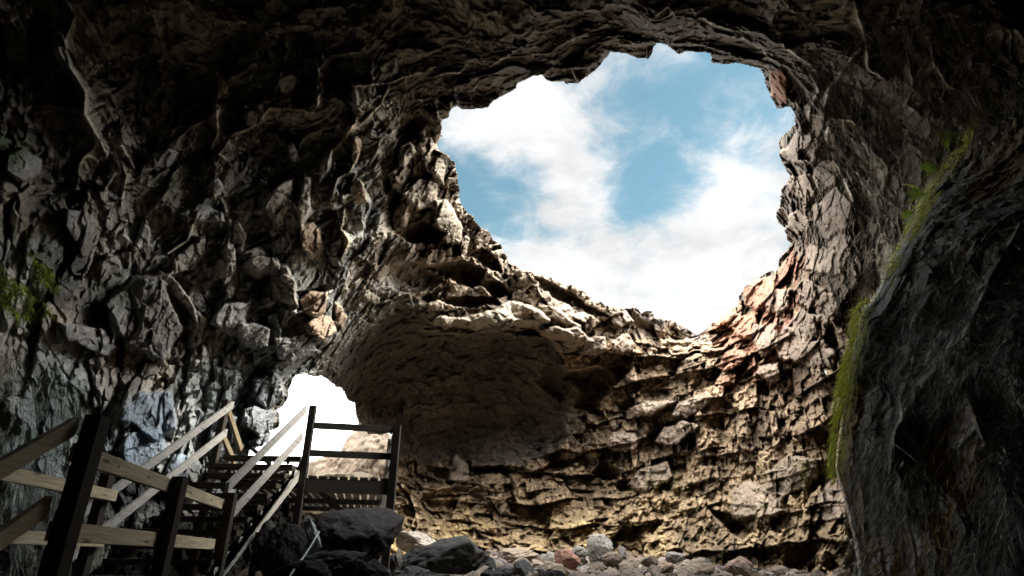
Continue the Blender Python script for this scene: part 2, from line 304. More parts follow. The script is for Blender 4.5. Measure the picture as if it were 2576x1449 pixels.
# ceiling: broad scooped hollows between sharp pale seams
I = sub(wC); P = P0[I] + 0.5 * warp[I]
f1, f2, r, _ = worley(P * np.float32(0.62), 41); e = f2 - f1
rid = np.exp(-e / 0.03) * (0.35 + 0.65 * (fbm(P, 0.8, 2, 43) > 0)); f1b, f2b, rb, _ = worley(P * np.float32(1.9) + warp[I] * 0.6, 42); eb = f2b - f1b; rid2 = np.exp(-eb / 0.035) * sst(0.1, 0.5, fbm(P, 0.5, 2, 44))
fa, fe, fr_ = facet(P * 1.3 + 3, 45, 1.0, 0.9); fb, fbe, fbr = facet(P * 3.4, 46, 1.0, 1.0); fc, _, _ = facet(P * 8.0, 47); rimd = sst(170, 20, segd(PX[I], PY[I], SKYLIGHT, True)[0])
d = -0.20 * sst(0, 0.5, e) + 0.17 * rid + 0.10 * rid2 + 0.12 * mid[I] + 0.05 * fin[I] + 0.12 * (r[1] - 0.5) + (0.22 + 0.2 * rimd) * fa + 0.17 * fb + 0.07 * fc
pale = np.clip(0.8 * rid + 0.6 * rid2, 0, 1)[:, None] * 0.8
c = rgb(0.165, 0.150, 0.116) * (1 + 0.4 * mid[I, None] + 0.8 * (fbr[1] - 0.5)[:, None]); c = c * (1 - 0.5 * rimd[:, None]) * (1 + rimd[:, None] * (rgb(1.15, 1, 1.0) - 1)); yl = (pale * sst(0.0, 0.5, fbm(P, 1.1, 3, 48))[:, None]); c = c * (1 - pale) + rgb(0.30, 0.27, 0.22) * pale; c = c * (1 - 0.5 * yl) + rgb(0.26, 0.24, 0.05) * 0.5 * yl
disp[I] += wC[I] * d; col[I] += wC[I, None] * c
# left wall: hanging flakes and lumps, longer than wide
I = sub(wL); P = P0[I] + 0.25 * warp[I]; S = np.array([1, 1, 0.5], np.float32)
a1, e1, r1 = facet(P * S * 1.25, 51, 1.0, 0.9); a2, e2, r2 = facet((P + 0.12 * warp[I]) * S * 3.1, 52, 1.0, 1.0); a3, e3, r3 = facet(P * 7.0, 53)
d = 0.33 * a1 + 0.23 * a2 + 0.09 * a3 - 0.08 * np.exp(-e1 / 0.05) - 0.04 * np.exp(-e2 / 0.05) + 0.22 * mid[I] + 0.05 * fin[I]
t = np.clip(0.5 + 0.9 * (r2[1] - 0.5) + 0.5 * mid[I], 0, 1)[:, None]
c = rgb(0.13, 0.125, 0.11) * (1 - t) + rgb(0.37, 0.335, 0.285) * t; hu = sst(-.3, .5, fbm(P, 0.6, 3, 55))[:, None]; c = c * (1 - hu) * rgb(.92, 1.0, 1.02) + c * hu * rgb(1.12, .98, .84)
disp[I] += wL[I] * d; col[I] += wL[I, None] * c
# pit wall: layered ledges broken into blocks
I = sub(wP); P = P0[I] + 0.12 * warp[I]
lay = P[:, 2] * 1.15 + 0.55 * fbm(P, 0.4, 3, 61); fr = lay - np.floor(lay)
amp = 0.25 + 0.75 * sst(-0.3, 0.5, fbm(P * np.array([1, 1, 0.3], np.float32), 0.5, 3, 62))
lay2 = P[:, 2] * 3.1 + 0.8 * fbm(P, 0.6, 3, 63); fr2 = lay2 - np.floor(lay2)
a1, e1, r1 = facet(np.stack([P[:, 0] * 0.75, P[:, 1] * 0.75, np.floor(lay) + 0.5], 1), 64, 0.7, 1.3)
a2, e2, r2 = facet(np.stack([P[:, 0] * 1.9, P[:, 1] * 1.9, np.floor(lay2) + 0.5], 1), 65, 0.8, 1.2); a3, e3, r3 = facet(P * np.array([4.2, 4.2, 5.5], np.float32), 66); a4, e4, r4 = facet(P * 9.0, 67)
d = 0.75 * amp * (1 - fr) ** 1.3 - 0.25 * amp * sst(0.88, 1.0, fr) + 0.10 * (1 - fr2) + 0.60 * a1 + 0.34 * a2 + 0.14 * a3 + 0.055 * a4 - 0.10 * np.exp(-e1 / 0.04) - 0.05 * np.exp(-e2 / 0.05) + 0.3 * big[I] + 0.2 * mid[I] + 0.06 * fin[I] - 0.3
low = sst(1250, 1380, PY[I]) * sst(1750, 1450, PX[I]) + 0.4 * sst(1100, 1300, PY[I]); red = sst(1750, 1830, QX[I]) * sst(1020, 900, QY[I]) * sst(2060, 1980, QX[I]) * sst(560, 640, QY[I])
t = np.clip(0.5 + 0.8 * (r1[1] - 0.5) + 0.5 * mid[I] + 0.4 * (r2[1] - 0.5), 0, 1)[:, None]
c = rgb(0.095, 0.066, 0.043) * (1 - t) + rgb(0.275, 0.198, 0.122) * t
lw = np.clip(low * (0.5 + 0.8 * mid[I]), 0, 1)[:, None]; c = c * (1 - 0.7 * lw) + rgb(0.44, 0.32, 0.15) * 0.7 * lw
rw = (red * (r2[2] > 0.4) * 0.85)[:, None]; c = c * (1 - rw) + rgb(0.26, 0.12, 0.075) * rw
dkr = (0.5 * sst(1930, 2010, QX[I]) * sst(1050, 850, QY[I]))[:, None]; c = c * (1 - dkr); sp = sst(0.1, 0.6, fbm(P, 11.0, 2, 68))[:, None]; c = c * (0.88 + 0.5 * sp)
disp[I] += wP[I] * d; col[I] += wP[I, None] * c
# rim of the pit: large pale blocks with deep gaps
I = sub(wRm); P = P0[I] + 0.2 * warp[I]
a1, e1, r1 = facet(P * 0.85, 71, 1.2, 1.2); a2, e2, r2 = facet(P * 2.3, 72); a3, e3, r3 = facet(P * 6, 73)
d = 0.55 * a1 + 0.26 * a2 + 0.10 * a3 - 0.12 * np.exp(-e1 / 0.05) - 0.04 * np.exp(-e2 / 0.05) - 0.4 * sst(0.1, 0.5, mid[I]) + 0.03 * fin[I]
t = np.clip(0.6 + 0.7 * (r1[1] - 0.5) + 0.4 * mid[I], 0, 1)[:, None]
c = rgb(0.085, 0.064, 0.047) * (1 - t) + rgb(0.215, 0.168, 0.118) * t
disp[I] += wRm[I] * d; col[I] += wRm[I, None] * c
# alcove roof: fairly smooth, thin cracks
I = sub(wA); P = P0[I] + 0.3 * warp[I]; a1, e1, r1 = facet(P * np.array([0.5, 0.9, 1.4], np.float32), 81, 0.6, 0.5); a2, e2, r2 = facet(P * np.array([1.6, 2.6, 4], np.float32), 82)
d = 0.16 * a1 + 0.08 * a2 + 0.15 * fbm(P, 2.5, 4, 83) - 0.03 * np.exp(-e1 / 0.03) + 0.12 * mid[I] + 0.04 * fin[I]
c = rgb(0.056, 0.046, 0.037) * (1 + 0.35 * mid[I, None] + 0.3 * (r1[1] - 0.5)[:, None])  # low tone puts the shade of the recess into the rock colour
disp[I] += wA[I] * d; col[I] += wA[I, None] * c
# near right wall: crumbly rock behind a mat of dry roots
I = sub(wN); P = P0[I] + 0.3 * warp[I]
f = fbm((P + 0.25 * warp[I]) * np.array([3.2, 3.2, 0.8], np.float32), 2.0, 4, 91, 0.6, True); a1, e1, r1 = facet(P * 0.9, 92)
a2, e2, r2 = facet(P * 2.4, 93); a3, _, _ = facet(P * 6.0, 94); d = 0.50 * a1 + 0.28 * a2 + 0.10 * a3 + 0.12 * f + 0.30 * mid[I] + 0.08 * fin[I] + 0.6 * big[I] + 0.5 * fbm(P * np.array([1, 1, 0.45], np.float32), 0.9, 2, 96, .5, True)
t = np.clip(0.35 + 0.5 * f + 0.3 * mid[I], 0, 1)[:, None]
c = rgb(0.10, 0.10, 0.096) * (1 - t) + rgb(0.50, 0.49, 0.46) * t; og = sst(0.15, 0.5, fbm(P * np.array([1.5, 1.5, .5], np.float32), 0.8, 3, 97))[:, None]; c = c * (1 - og) + rgb(0.30, 0.20, 0.10) * og * (0.4 + t)
mg = (sst(-0.2, 0.1, fbm(P, 3.0, 3, 161)) * soft(PX[I] + 14 * mid[I], PY[I], [(2240, 660), (2225, 700), (2190, 770), (2185, 830), (2170, 900), (2160, 990), (2145, 1060), (2130, 1120), (2122, 1210), (2098, 1195), (2085, 1120), (2090, 1050), (2105, 960), (2115, 880), (2140, 800), (2180, 740), (2220, 670)], 6) * 0.9)[:, None]; c = c * (1 - mg) + rgb(0.34, 0.36, 0.06) * mg
disp[I] += wN[I] * d; col[I] += wN[I, None] * c

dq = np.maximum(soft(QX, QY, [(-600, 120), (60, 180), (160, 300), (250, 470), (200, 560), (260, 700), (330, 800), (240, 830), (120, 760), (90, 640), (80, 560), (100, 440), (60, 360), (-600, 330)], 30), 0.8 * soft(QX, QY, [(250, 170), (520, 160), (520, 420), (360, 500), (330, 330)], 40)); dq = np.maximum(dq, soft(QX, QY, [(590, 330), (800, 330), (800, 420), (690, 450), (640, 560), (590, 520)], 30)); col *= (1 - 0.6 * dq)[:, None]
# ---- particular seams (ridges) and flakes of the rock
RIDGES = [  # width px, height m, colour, bearings
    (9, .45, 0, [(160, 0), (190, 40), (165, 100), (175, 160), (215, 230), (215, 290), (250, 350), (275, 400), (290, 430), (265, 480)]),
    (7, .35, 0, [(165, 70), (140, 90), (150, 130), (185, 180)]), (8, .35, 0, [(255, 350), (300, 390), (320, 440), (305, 520)]), (6, .3, 0, [(300, 320), (310, 370), (340, 420)]),
    (6, .35, 1, [(560, 150), (545, 190), (560, 210), (545, 260), (550, 330), (530, 370), (545, 420), (540, 480), (545, 500)]),
    (4, .25, 0, [(565, 205), (610, 185), (645, 150), (640, 120), (670, 90), (660, 60)]), (4, .22, 1, [(530, 300), (480, 320), (440, 355), (420, 370)]),
    (4, .25, 1, [(555, 345), (610, 335), (660, 310), (680, 280), (780, 275), (810, 230), (800, 180), (830, 140), (900, 135), (940, 90), (945, 35)]),
    (6, .4, 0, [(720, 90), (725, 130), (710, 180), (690, 240)]), (6, .35, 0, [(800, 150), (800, 200), (800, 260), (780, 290)]),
    (7, .5, 1, [(890, 225), (905, 280), (895, 310), (860, 350), (830, 380), (815, 430)]), (5, .35, 1, [(985, 215), (960, 260), (910, 310)]),
    (7, .5, 1, [(890, 345), (900, 380), (880, 430), (845, 450), (830, 520)]), (6, .45, 1, [(860, 470), (870, 520), (860, 580), (880, 610), (855, 660)]),
    (5, .3, 0, [(1085, 195), (1120, 185), (1190, 190), (1250, 160), (1320, 115)]), (5, .3, 0, [(880, 220), (960, 215), (1050, 190), (1105, 165)]),
    (4, .3, 0, [(1435, 60), (1440, 110), (1400, 130)]), (4, .35, 0, [(1490, 105), (1540, 95), (1600, 105), (1640, 50), (1680, 20), (1700, 45), (1780, 55)]),
    (7, .4, 0, [(1780, 60), (1850, 75), (1930, 90), (1990, 130), (2040, 165)]), (5, .35, 0, [(1790, 80), (1880, 100), (1935, 145), (2020, 190)]), (4, .3, 0, [(1720, 10), (1760, 50)]),
    (8, .5, 0, [(2150, 0), (2165, 50), (2180, 110), (2185, 170), (2230, 200)]), (7, .4, 0, [(2170, 110), (2130, 160), (2090, 220), (2075, 270)]), (6, .35, 0, [(2040, 190), (2060, 230), (2040, 290), (2080, 300)]),
    (5, .35, 0, [(2080, 300), (2140, 300), (2180, 330)]), (6, .35, 0, [(2090, 300), (2080, 350), (2095, 400), (2130, 470), (2160, 530), (2200, 560)]), (5, .35, 0, [(2290, 150), (2300, 220), (2280, 260), (2320, 300)]),
    (5, .4, 1, [(2345, 110), (2355, 170), (2390, 220), (2440, 250)]), (6, .35, 0, [(2140, 590), (2150, 650), (2160, 700)]), (5, .3, 1, [(2060, 380), (2100, 420), (2120, 480)]),
    (16, .5, 0, [(2570, 560), (2500, 680), (2430, 850), (2330, 960), (2260, 1080), (2240, 1200)]), (12, .4, 1, [(2350, 860), (2400, 930), (2440, 1010), (2480, 1120)]), (14, .4, 0, [(2300, 900), (2270, 1000), (2290, 1120), (2250, 1300)]), (4, .3, 0, [(2060, 900), (2090, 960), (2120, 1010)]), (5, .35, 0, [(1080, 700), (1010, 740), (930, 760)]), (5, .4, 0, [(560, 500), (580, 560), (570, 640)]), (5, .4, 0, [(500, 530), (470, 600), (420, 640)])]
inf = np.nonzero(front)[0]; FX, FY = PX[inf] + 5 * mid[inf] + 10 * warp[inf, 0], PY[inf] + 5 * fin[inf] + 10 * warp[inf, 1]
for wd, hh, ck, pts in RIDGES:
    xs = [p[0] for p in pts]; ys = [p[1] for p in pts]
    J = np.nonzero((FX > min(xs) - 60) & (FX < max(xs) + 60) & (FY > min(ys) - 60) & (FY < max(ys) + 60))[0]
    dd, par = segd(FX[J], FY[J], pts); G = inf[J]
    wv = wd * (0.30 + 1.1 * np.clip(0.45 + 1.3 * mid[G] + 0.5 * fin[G], 0, 1)) * np.minimum(1, 0.25 + 4 * np.minimum(par, 1 - par))
    prof = np.exp(-(dd / (0.75 * wv)) ** 1.2)
    disp[G] += hh * prof * np.clip(0.75 + 1.2 * fbm(P0[G], 2.2, 2, 151) + 0.4 * fin[G], 0.15, 1.5) + 0.10 * np.exp(-dd / 30.0)
    pc = (0.9 * sst(0.25, 0.75, prof))[:, None]; tc_ = rgb(0.50, 0.46, 0.37) if ck == 0 else rgb(0.52, 0.40, 0.26)
    col[G] = col[G] * (1 - pc) + tc_ * pc * (0.8 + 0.5 * fin[G, None])
FLAKES = [  # centre, half sizes, angle, height m, kind of colour
    (150, 125, 22, 48, -20, .5, 0), (705, 510, 34, 52, 15, .6, 3), (765, 510, 18, 62, 8, .6, 3), (640, 300, 20, 22, 30, .4, 3), (560, 215, 13, 30, -15, .4, 4), (545, 285, 14, 26, 10, .4, 3), (413, 395, 34, 24, -35, .45, 1), (545, 465, 26, 22, 10, .4, 1), (722, 215, 20, 32, 35, .45, 0),
    (660, 285, 10, 26, -12, .4, 3), (895, 255, 11, 52, -8, .5, 3), (815, 415, 13, 44, 20, .5, 3), (895, 375, 13, 36, 12, .5, 4), (905, 480, 22, 30, -25, .5, 4), (840, 500, 14, 32, 10, .5, 3), (735, 385, 12, 34, -20, .35, 1),
    (200, 565, 40, 46, 20, .55, 1), (515, 535, 62, 24, 8, .6, 1), (655, 670, 46, 32, -8, .7, 3), (710, 710, 34, 60, -25, .7, 3), (780, 610, 30, 50, -20, .6, 4), (575, 660, 20, 62, 5, .6, 3), (600, 590, 16, 44, -12, .5, 3), (795, 760, 44, 42, 20, .7, 4), (812, 820, 42, 32, 10, .8, 4), (857, 790, 15, 34, -18, .6, 4), (745, 875, 60, 40, -12, .8, 1), (640, 845, 46, 38, 30, .8, 1), (585, 800, 46, 46, 20, .7, 1),
    (365, 785, 100, 98, 30, .9, 5), (450, 740, 18, 80, -35, .7, 3), (300, 800, 30, 44, 10, .5, 1), (215, 850, 80, 34, 20, .6, 1), (60, 420, 44, 46, -10, .6, 1), (325, 1030, 18, 52, 5, .6, 1), (385, 1040, 62, 60, 5, .7, 2), (370, 1130, 60, 60, 15, .6, 2), (450, 1180, 30, 46, 20, .5, 2), (680, 980, 40, 50, 15, .7, 1), (650, 1060, 44, 40, -10, .8, 1), (655, 1120, 34, 28, 0, .7, 1), (560, 1090, 30, 60, 10, .6, 1),
    (1060, 490, 40, 54, -10, .7, 6), (1125, 560, 34, 62, -25, .9, 6), (1168, 620, 15, 32, 5, .7, 6), (1098, 330, 12, 30, 5, .7, 6), (1100, 265, 6, 30, 0, .5, 6), (1137, 270, 5, 18, 10, .4, 6), (1085, 410, 26, 50, -25, .6, 6), (1020, 385, 20, 34, 10, .6, 6),
    (1120, 770, 46, 16, -4, .8, 6), (1050, 700, 80, 44, 8, -1.0, 9), (1165, 690, 70, 36, 10, -1.1, 9), (1060, 590, 56, 30, 5, -1.0, 9), (1230, 655, 44, 24, 35, -1.0, 9), (1420, 745, 90, 16, 24, -1.1, 9), (1480, 775, 60, 12, 22, -.7, 9), (1250, 730, 46, 24, 25, -1.0, 9), (1190, 760, 70, 16, 2, -.9, 9), (930, 745, 26, 14, 20, .5, 6),
    (1420, 785, 28, 30, 10, .9, 7), (1464, 795, 22, 14, 0, .8, 7), (1440, 850, 34, 32, 0, 1.0, 7), (1490, 870, 30, 30, 20, .9, 7), (1560, 870, 30, 26, 0, .8, 7), (1310, 795, 80, 30, 4, 1.2, 6), (1225, 805, 80, 20, -3, 1.4, 6), (1140, 808, 60, 16, 4, 1.3, 6), (1400, 838, 50, 20, 8, 1.2, 7), (1560, 800, 26, 22, 20, .6, 7),
    (2018, 375, 52, 44, -8, 1.1, 7), (2025, 385, 18, 26, 50, -.4, 9), (1955, 215, 24, 58, -15, .7, 8), (2020, 470, 50, 40, 5, .7, 7), (2080, 440, 40, 40, 5, .5, 7), (2100, 545, 52, 60, 10, .8, 7), (2010, 560, 38, 30, 0, .7, 7), (2060, 650, 50, 40, 10, .7, 7), (2110, 640, 30, 60, 10, .7, 7), (2040, 740, 46, 40, 0, .7, 7),
    (1910, 735, 54, 46, -25, .9, 8), (1960, 755, 44, 34, -15, .9, 7), (1820, 800, 36, 16, -25, .7, 8), (1880, 820, 40, 34, -20, .9, 8), (1925, 850, 34, 40, 10, .8, 7), (1840, 910, 46, 24, -25, .9, 8), (1990, 870, 40, 44, 5, .8, 7), (2030, 820, 40, 36, 10, .8, 7), (1935, 935, 36, 26, 0, .8, 7), (2080, 780, 34, 50, 0, .7, 7), (2060, 890, 46, 36, 15, .8, 7),
    (1620, 1030, 60, 20, -14, .8, 7), (1570, 1110, 40, 30, -8, .7, 7), (1750, 1020, 60, 22, -28, .8, 7), (1700, 1090, 60, 24, -20, .7, 7), (1560, 930, 40, 18, -8, -.8, 9), (1490, 960, 66, 40, 10, -1.6, 9), (1480, 1010, 40, 34, 0, -1.2, 9), (1400, 960, 40, 44, 0, -.5, 9), (1530, 1190, 46, 22, 0, -1.0, 9), (1580, 1220, 40, 20, -15, -.8, 9), (1640, 1200, 60, 36, -20, .5, 7), (1990, 1200, 90, 50, -30, .7, 7), (1900, 1270, 70, 60, 0, .7, 7), (1870, 1330, 50, 26, 0, -.5, 9), (2090, 1260, 50, 60, 10, .6, 7),
    (1160, 1240, 100, 12, -2, -.5, 9), (1420, 1165, 60, 14, -12, -.8, 9), (1350, 1190, 50, 12, -10, -.6, 9), (1700, 960, 60, 14, -20, -.6, 9), (1250, 1180, 90, 14, 0, -.7, 9), (1150, 1180, 30, 36, 0, .6, 7)]
FC = {0: (.27, .27, .22), 1: (.22, .215, .20), 2: (.20, .22, .235), 3: (.30, .265, .225), 4: (.32, .225, .15), 5: (.155, .15, .135), 6: (.22, .185, .135), 7: (.185, .145, .11), 8: (.23, .115, .072)}
for k, (x0, y0, a, b, ang, hh, ck) in enumerate(FLAKES):
    m = max(a, b) * 1.6; J = np.nonzero((np.abs(FX - x0) < m) & (np.abs(FY - y0) < m))[0]; G = inf[J]
    c_, s_ = math.cos(RAD(ang)), math.sin(RAD(ang)); u = ((FX[J] - x0) * c_ + (FY[J] - y0) * s_) / a; v = (-(FX[J] - x0) * s_ + (FY[J] - y0) * c_) / b
    rnd = random.Random(k); rot = rnd.uniform(0, 6.28); rr = np.zeros(len(J))
    nn = rnd.choice((5, 6, 7))
    for q in range(nn):      # an irregular polygon rather than an oval
        th = rot + 6.283 * q / nn + rnd.uniform(-.35, .35); rr = np.maximum(rr, (u * math.cos(th) + v * math.sin(th)) / rnd.uniform(.72, 1.0))
    rr = rr + 0.12 * mid[G] + 0.08 * fin[G]
    msk = sst(1.05, 0.9, rr)
    tl = (rnd.uniform(-.5, .5), rnd.uniform(-.4, .5)); body = hh * 0.62 * (0.75 + 0.35 * np.sqrt(np.clip(1 - rr * rr * 0.8, 0, 1)) + tl[0] * u * 0.7 + tl[1] * v * 0.7)
    if hh < 0: body = hh * np.sqrt(np.clip(1 - rr * rr * 0.85, 0, 1))
    disp[G] = disp[G] * (1 - 0.6 * msk) + msk * (body + 0.05 * mid[G])
    if ck != 9:
        tt = (msk * 0.8)[:, None]; col[G] = col[G] * (1 - tt) + rgb(*FC[ck]) * tt * (1 + 0.3 * mid[G, None])
dk_low = soft(QX, QY, [(230, 1190), (640, 1180), (760, 1240), (760, 1700), (-200, 1700), (-100, 1380)], 25)[:, None]; col = col * (1 - 0.72 * dk_low)  # rock colour darkened below and behind the stairs
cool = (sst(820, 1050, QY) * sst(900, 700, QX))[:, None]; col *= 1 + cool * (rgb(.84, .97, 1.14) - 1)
# lichen and moss staining
ms = sst(0.15, 0.5, fbm(P0, 1.3, 4, 95)) * (sst(500, 200, PX) * 0.45 + 0.35 * sst(1000, 400, PY) * (PX < 900) + 0.25 * wN + 0.1 * wC)
ms = np.clip(ms, 0, 0.85)[:, None]; col = col * (1 - ms) + rgb(0.05, 0.075, 0.03) * ms
col = np.clip(col * (1 + 0.25 * fin[:, None]), 0.012, 0.7)
disp *= np.clip(R0 / 11.0, 0.5, 1.5)
R1 = np.maximum(R0 - disp, 2.2); V = D * R1[:, None] + np.array([0, 0, EYE])
# holes
ed1 = PX + 5 * fbm(P0, 3.0, 3, 97) + 2 * fin; ed2 = PY + 5 * fbm(P0, 3.0, 3, 98) + 2 * mid
hole = ((inpoly(ed1, ed2, SKYLIGHT)) | inpoly(ed1, ed2, OPENING)) & (lz > 0.05)
idx = np.arange(nr * nc).reshape(nr, nc)
Q = np.stack([idx[:-1, :-1], idx[:-1, 1:], idx[1:, 1:], idx[1:, :-1]], -1).reshape(-1, 4)[:, ::-1]
# close the seam behind: the first and last column coincide in bearing
keep = ~(hole[Q].all(1)); Q = Q[keep]
# rims: edges used once next to a hole are drawn back into the thickness of the roof
E = np.concatenate([Q[:, [0, 1]], Q[:, [1, 2]], Q[:, [2, 3]], Q[:, [3, 0]]]); Es = np.sort(E, 1); key = Es[:, 0].astype(np.int64) * (nr * nc) + Es[:, 1]
_, inv, cnt = np.unique(key, return_inverse=True, return_counts=True); B = E[cnt[inv] == 1]
inb = (lz[B[:, 0]] > 0.05) & (np.abs(PX[B[:, 0]] - 1288) < 1280) & (np.abs(PY[B[:, 0]] - 724) < 720); B = B[inb]
bv, binv = np.unique(B, return_inverse=True); binv = binv.reshape(B.shape)
isky = PY[bv] < 900
ctr = np.where(isky[:, None], V[bv][isky].mean(0), V[bv][~isky].mean(0)); o3 = V[bv] - ctr; o3 -= D[bv] * (o3 * D[bv]).sum(1)[:, None]; o3 /= np.linalg.norm(o3, axis=1)[:, None]
oh = (V[bv] - ctr)[:, :2]; oh /= np.linalg.norm(oh, axis=1)[:, None]
rings = [V[bv]]; nzr = 1 + 0.3 * fbm(P0[bv], 1.5, 3, 99)[:, None]
for o_ in (0.15, 0.5, 1.2, 2.2, 3.2):
    p = V[bv] + D[bv] * (o_ * 0.35) * nzr; p[:, :2] += oh * o_ * nzr; p[:, 2] += o_ * 0.12
    q = V[bv] + D[bv] * (o_ * 0.8) * nzr + o3 * (o_ * 0.5) * nzr
    rings.append(np.where(isky[:, None], p, q))
nV = len(V); allV = [V]; allc = [col]; Qs = [Q]; prev = bv
for k in range(1, len(rings)):
    cur = nV + np.arange(len(bv)); nV += len(bv); allV.append(rings[k]); allc.append(col[bv])
    Qs.append(np.stack([prev[binv[:, 1]], prev[binv[:, 0]], cur[binv[:, 0]], cur[binv[:, 1]]], 1)); prev = cur
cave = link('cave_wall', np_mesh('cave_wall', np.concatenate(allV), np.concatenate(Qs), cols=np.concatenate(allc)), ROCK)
tag(cave, kind='structure')

# ------------------------------------------------------------------ places on the rock
G3 = V[:nr * nc].reshape(nr, nc, 3); gu = np.gradient(G3, axis=1); gv = np.gradient(G3, axis=0); NRM = np.cross(gv, gu).reshape(-1, 3)
NRM /= np.linalg.norm(NRM, axis=1)[:, None] + 1e-9; NRM *= np.sign(-(NRM * D).sum(1))[:, None]
VV = V[:nr * nc]; rng = np.random.default_rng(5)
def picks(poly, n, cond=None):
    J = np.nonzero(inpoly(PX, PY, poly) & (lz > 0.05) & ~hole & (cond if cond is not None else True))[0]
    return rng.choice(J, min(n, len(J)), replace=False)
def surf(px, py):
    k = np.argmin((PX - px) ** 2 + (PY - py) ** 2 + 1e6 * (lz < 0.05)); return VV[k], NRM[k]
def blades(name, P, dirs, length, width, droop, mat_, cols, segs=3, curl=0.15):
    """many thin tapered blades as one mesh"""
    n = len(P); Vs = []; c = np.cross(dirs, rng.normal(size=(n, 3))); c /= np.linalg.norm(c, axis=1)[:, None]
    pos = P.copy(); d = dirs.copy()
    for k in range(segs + 1):
        wd = width * (1 - k / segs * 0.85)
        Vs += [pos - c * wd[:, None] / 2, pos + c * wd[:, None] / 2]
        d = d + np.array([0, 0, -droop]) + rng.normal(size=(n, 3)) * curl; d /= np.linalg.norm(d, axis=1)[:, None]
        pos = pos + d * (length / segs)[:, None]
    Vt = np.concatenate(Vs); ar = np.arange(n); Qs = [np.stack([ar + 2 * k * n, ar + (2 * k + 1) * n, ar + (2 * k + 3) * n, ar + (2 * k + 2) * n], 1) for k in range(segs)]
    me = np_mesh(name, Vt, np.concatenate(Qs), cols=np.tile(cols, (2 * segs + 2, 1)).astype(np.float32)); return link(name, me, mat_)
STRAW = rock_mat('dry roots', None, 20, 0.1, 0.85)
def leafmat(name):
    m, nt, b = mat(name); a = nt.nodes.new('ShaderNodeAttribute'); a.attribute_name = 'tone'; nt.links.new(a.outputs['Color'], b.inputs['Base Color']); b.inputs['Roughness'].default_value = 0.7
    t = nt.nodes.new('ShaderNodeBsdfTranslucent'); nt.links.new(a.outputs['Color'], t.inputs[0]); mx = nt.nodes.new('ShaderNodeMixShader'); mx.inputs[0].default_value = 0.6
    o = [n for n in nt.nodes if n.type == 'OUTPUT_MATERIAL'][0]; nt.links.new(b.outputs[0], mx.inputs[1]); nt.links.new(t.outputs[0], mx.inputs[2]); nt.links.new(mx.outputs[0], o.inputs[0]); return m
LEAF = leafmat('moss blades')
def strands(name, poly, n, ln, wdt, cA, cB, droop=0.5, out=0.25, mt=None, cond=None, curl=0.15, lift=0.02):
    J = picks(poly, n, cond); n = len(J); P = VV[J] + NRM[J] * lift
    d = NRM[J] * out + rng.normal(size=(n, 3)) * 0.35 + np.array([0, 0, -0.55]); d /= np.linalg.norm(d, axis=1)[:, None]
    L_ = rng.uniform(ln[0], ln[1], n); t = rng.random((n, 1)) ** 1.3; c = np.array(cA) * (1 - t) + np.array(cB) * t
    return blades(name, P, d, L_, rng.uniform(*wdt, n), droop, mt or STRAW, c, curl=curl)
RW = [(2160, 760), (2300, 520), (2460, 260), (2700, 60), (2800, 1500), (2150, 1500), (2110, 1150), (2130, 950)]
rc = fbm(P0, 1.5, 3, 141) > -0.12
tag(strands('dry_roots', RW, 15000, (0.08, 0.34), (0.004, 0.009), (0.16, 0.16, 0.15), (0.85, 0.84, 0.78), cond=rc, curl=0.32, out=0.45), 'mat of dry grey hanging roots over the shaded right wall', 'roots', kind='stuff')
tag(strands('dry_roots', RW, 1200, (0.2, 0.5), (0.005, 0.010), (0.30, 0.20, 0.08), (0.60, 0.42, 0.18), cond=~rc, curl=0.35, out=0.5), 'scattered orange brown roots on the shaded right wall', 'roots', kind='stuff')
RW2 = [(2000, 120), (2300, 0), (2500, 0), (2500, 250), (2280, 540), (2200, 720), (2160, 800), (2080, 700), (2020, 600), (2060, 400), (2000, 270)]
tag(strands('dry_roots', RW2, 3500, (0.2, 0.7), (0.004, 0.010), (0.10, 0.09, 0.07), (0.40, 0.36, 0.30), droop=0.35, out=0.5), 'wisps of pale dry roots above the right side of the skylight', 'roots', kind='stuff')
LE = [(-60, 850), (60, 900), (200, 1000), (260, 1130), (280, 1449), (-60, 1449)]
tag(strands('dry_grass', LE, 5000, (0.12, 0.35), (0.004, 0.009), (0.10, 0.12, 0.09), (0.30, 0.33, 0.27), droop=0.6), 'grey green dry grass clinging to the lower left wall', 'grass', kind='stuff')
LC = [(130, 0), (1250, 0), (1200, 280), (950, 420), (800, 640), (400, 640), (120, 520)]
tag(strands('dry_roots', LC, 2500, (0.15, 0.45), (0.004, 0.008), (0.10, 0.09, 0.07), (0.36, 0.31, 0.25), droop=0.3, out=0.6), 'sparse pale rootlets hanging from the dark ceiling on the left', 'roots', kind='stuff')
MS = [(2240, 660), (2225, 700), (2190, 770), (2185, 830), (2170, 900), (2160, 990), (2145, 1060), (2130, 1120), (2122, 1210), (2098, 1195), (2092, 1120), (2096, 1050), (2112, 960), (2122, 880), (2150, 800), (2180, 740), (2220, 670)]
tag(strands('moss', MS, 7000, (0.04, 0.13), (0.006, 0.014), (0.40, 0.46, 0.04), (0.85, 0.84, 0.16), mt=LEAF, droop=0.4, out=1.0, cond=(near_w > 0.5) & (fbm(P0, 3.0, 3, 161) > -0.08), lift=0.08), 'bright yellow green moss strip along the edge of the right wall', 'moss', kind='stuff')
MS2 = [(2240, 660), (2290, 560), (2330, 480), (2390, 380), (2440, 290), (2500, 200), (2560, 140), (2570, 160), (2470, 310), (2400, 440), (2340, 540), (2290, 640), (2250, 720)]
tag(strands('moss', MS2, 1600, (0.05, 0.16), (0.006, 0.012), (0.30, 0.36, 0.05), (0.75, 0.76, 0.20), mt=LEAF, droop=0.4, out=0.8, cond=fbm(P0, 3.0, 3, 162) > 0.0), 'thin line of moss climbing the right wall under the ferns', 'moss', kind='stuff')
mc = fbm(P0, 2.2, 3, 121) > 0.24
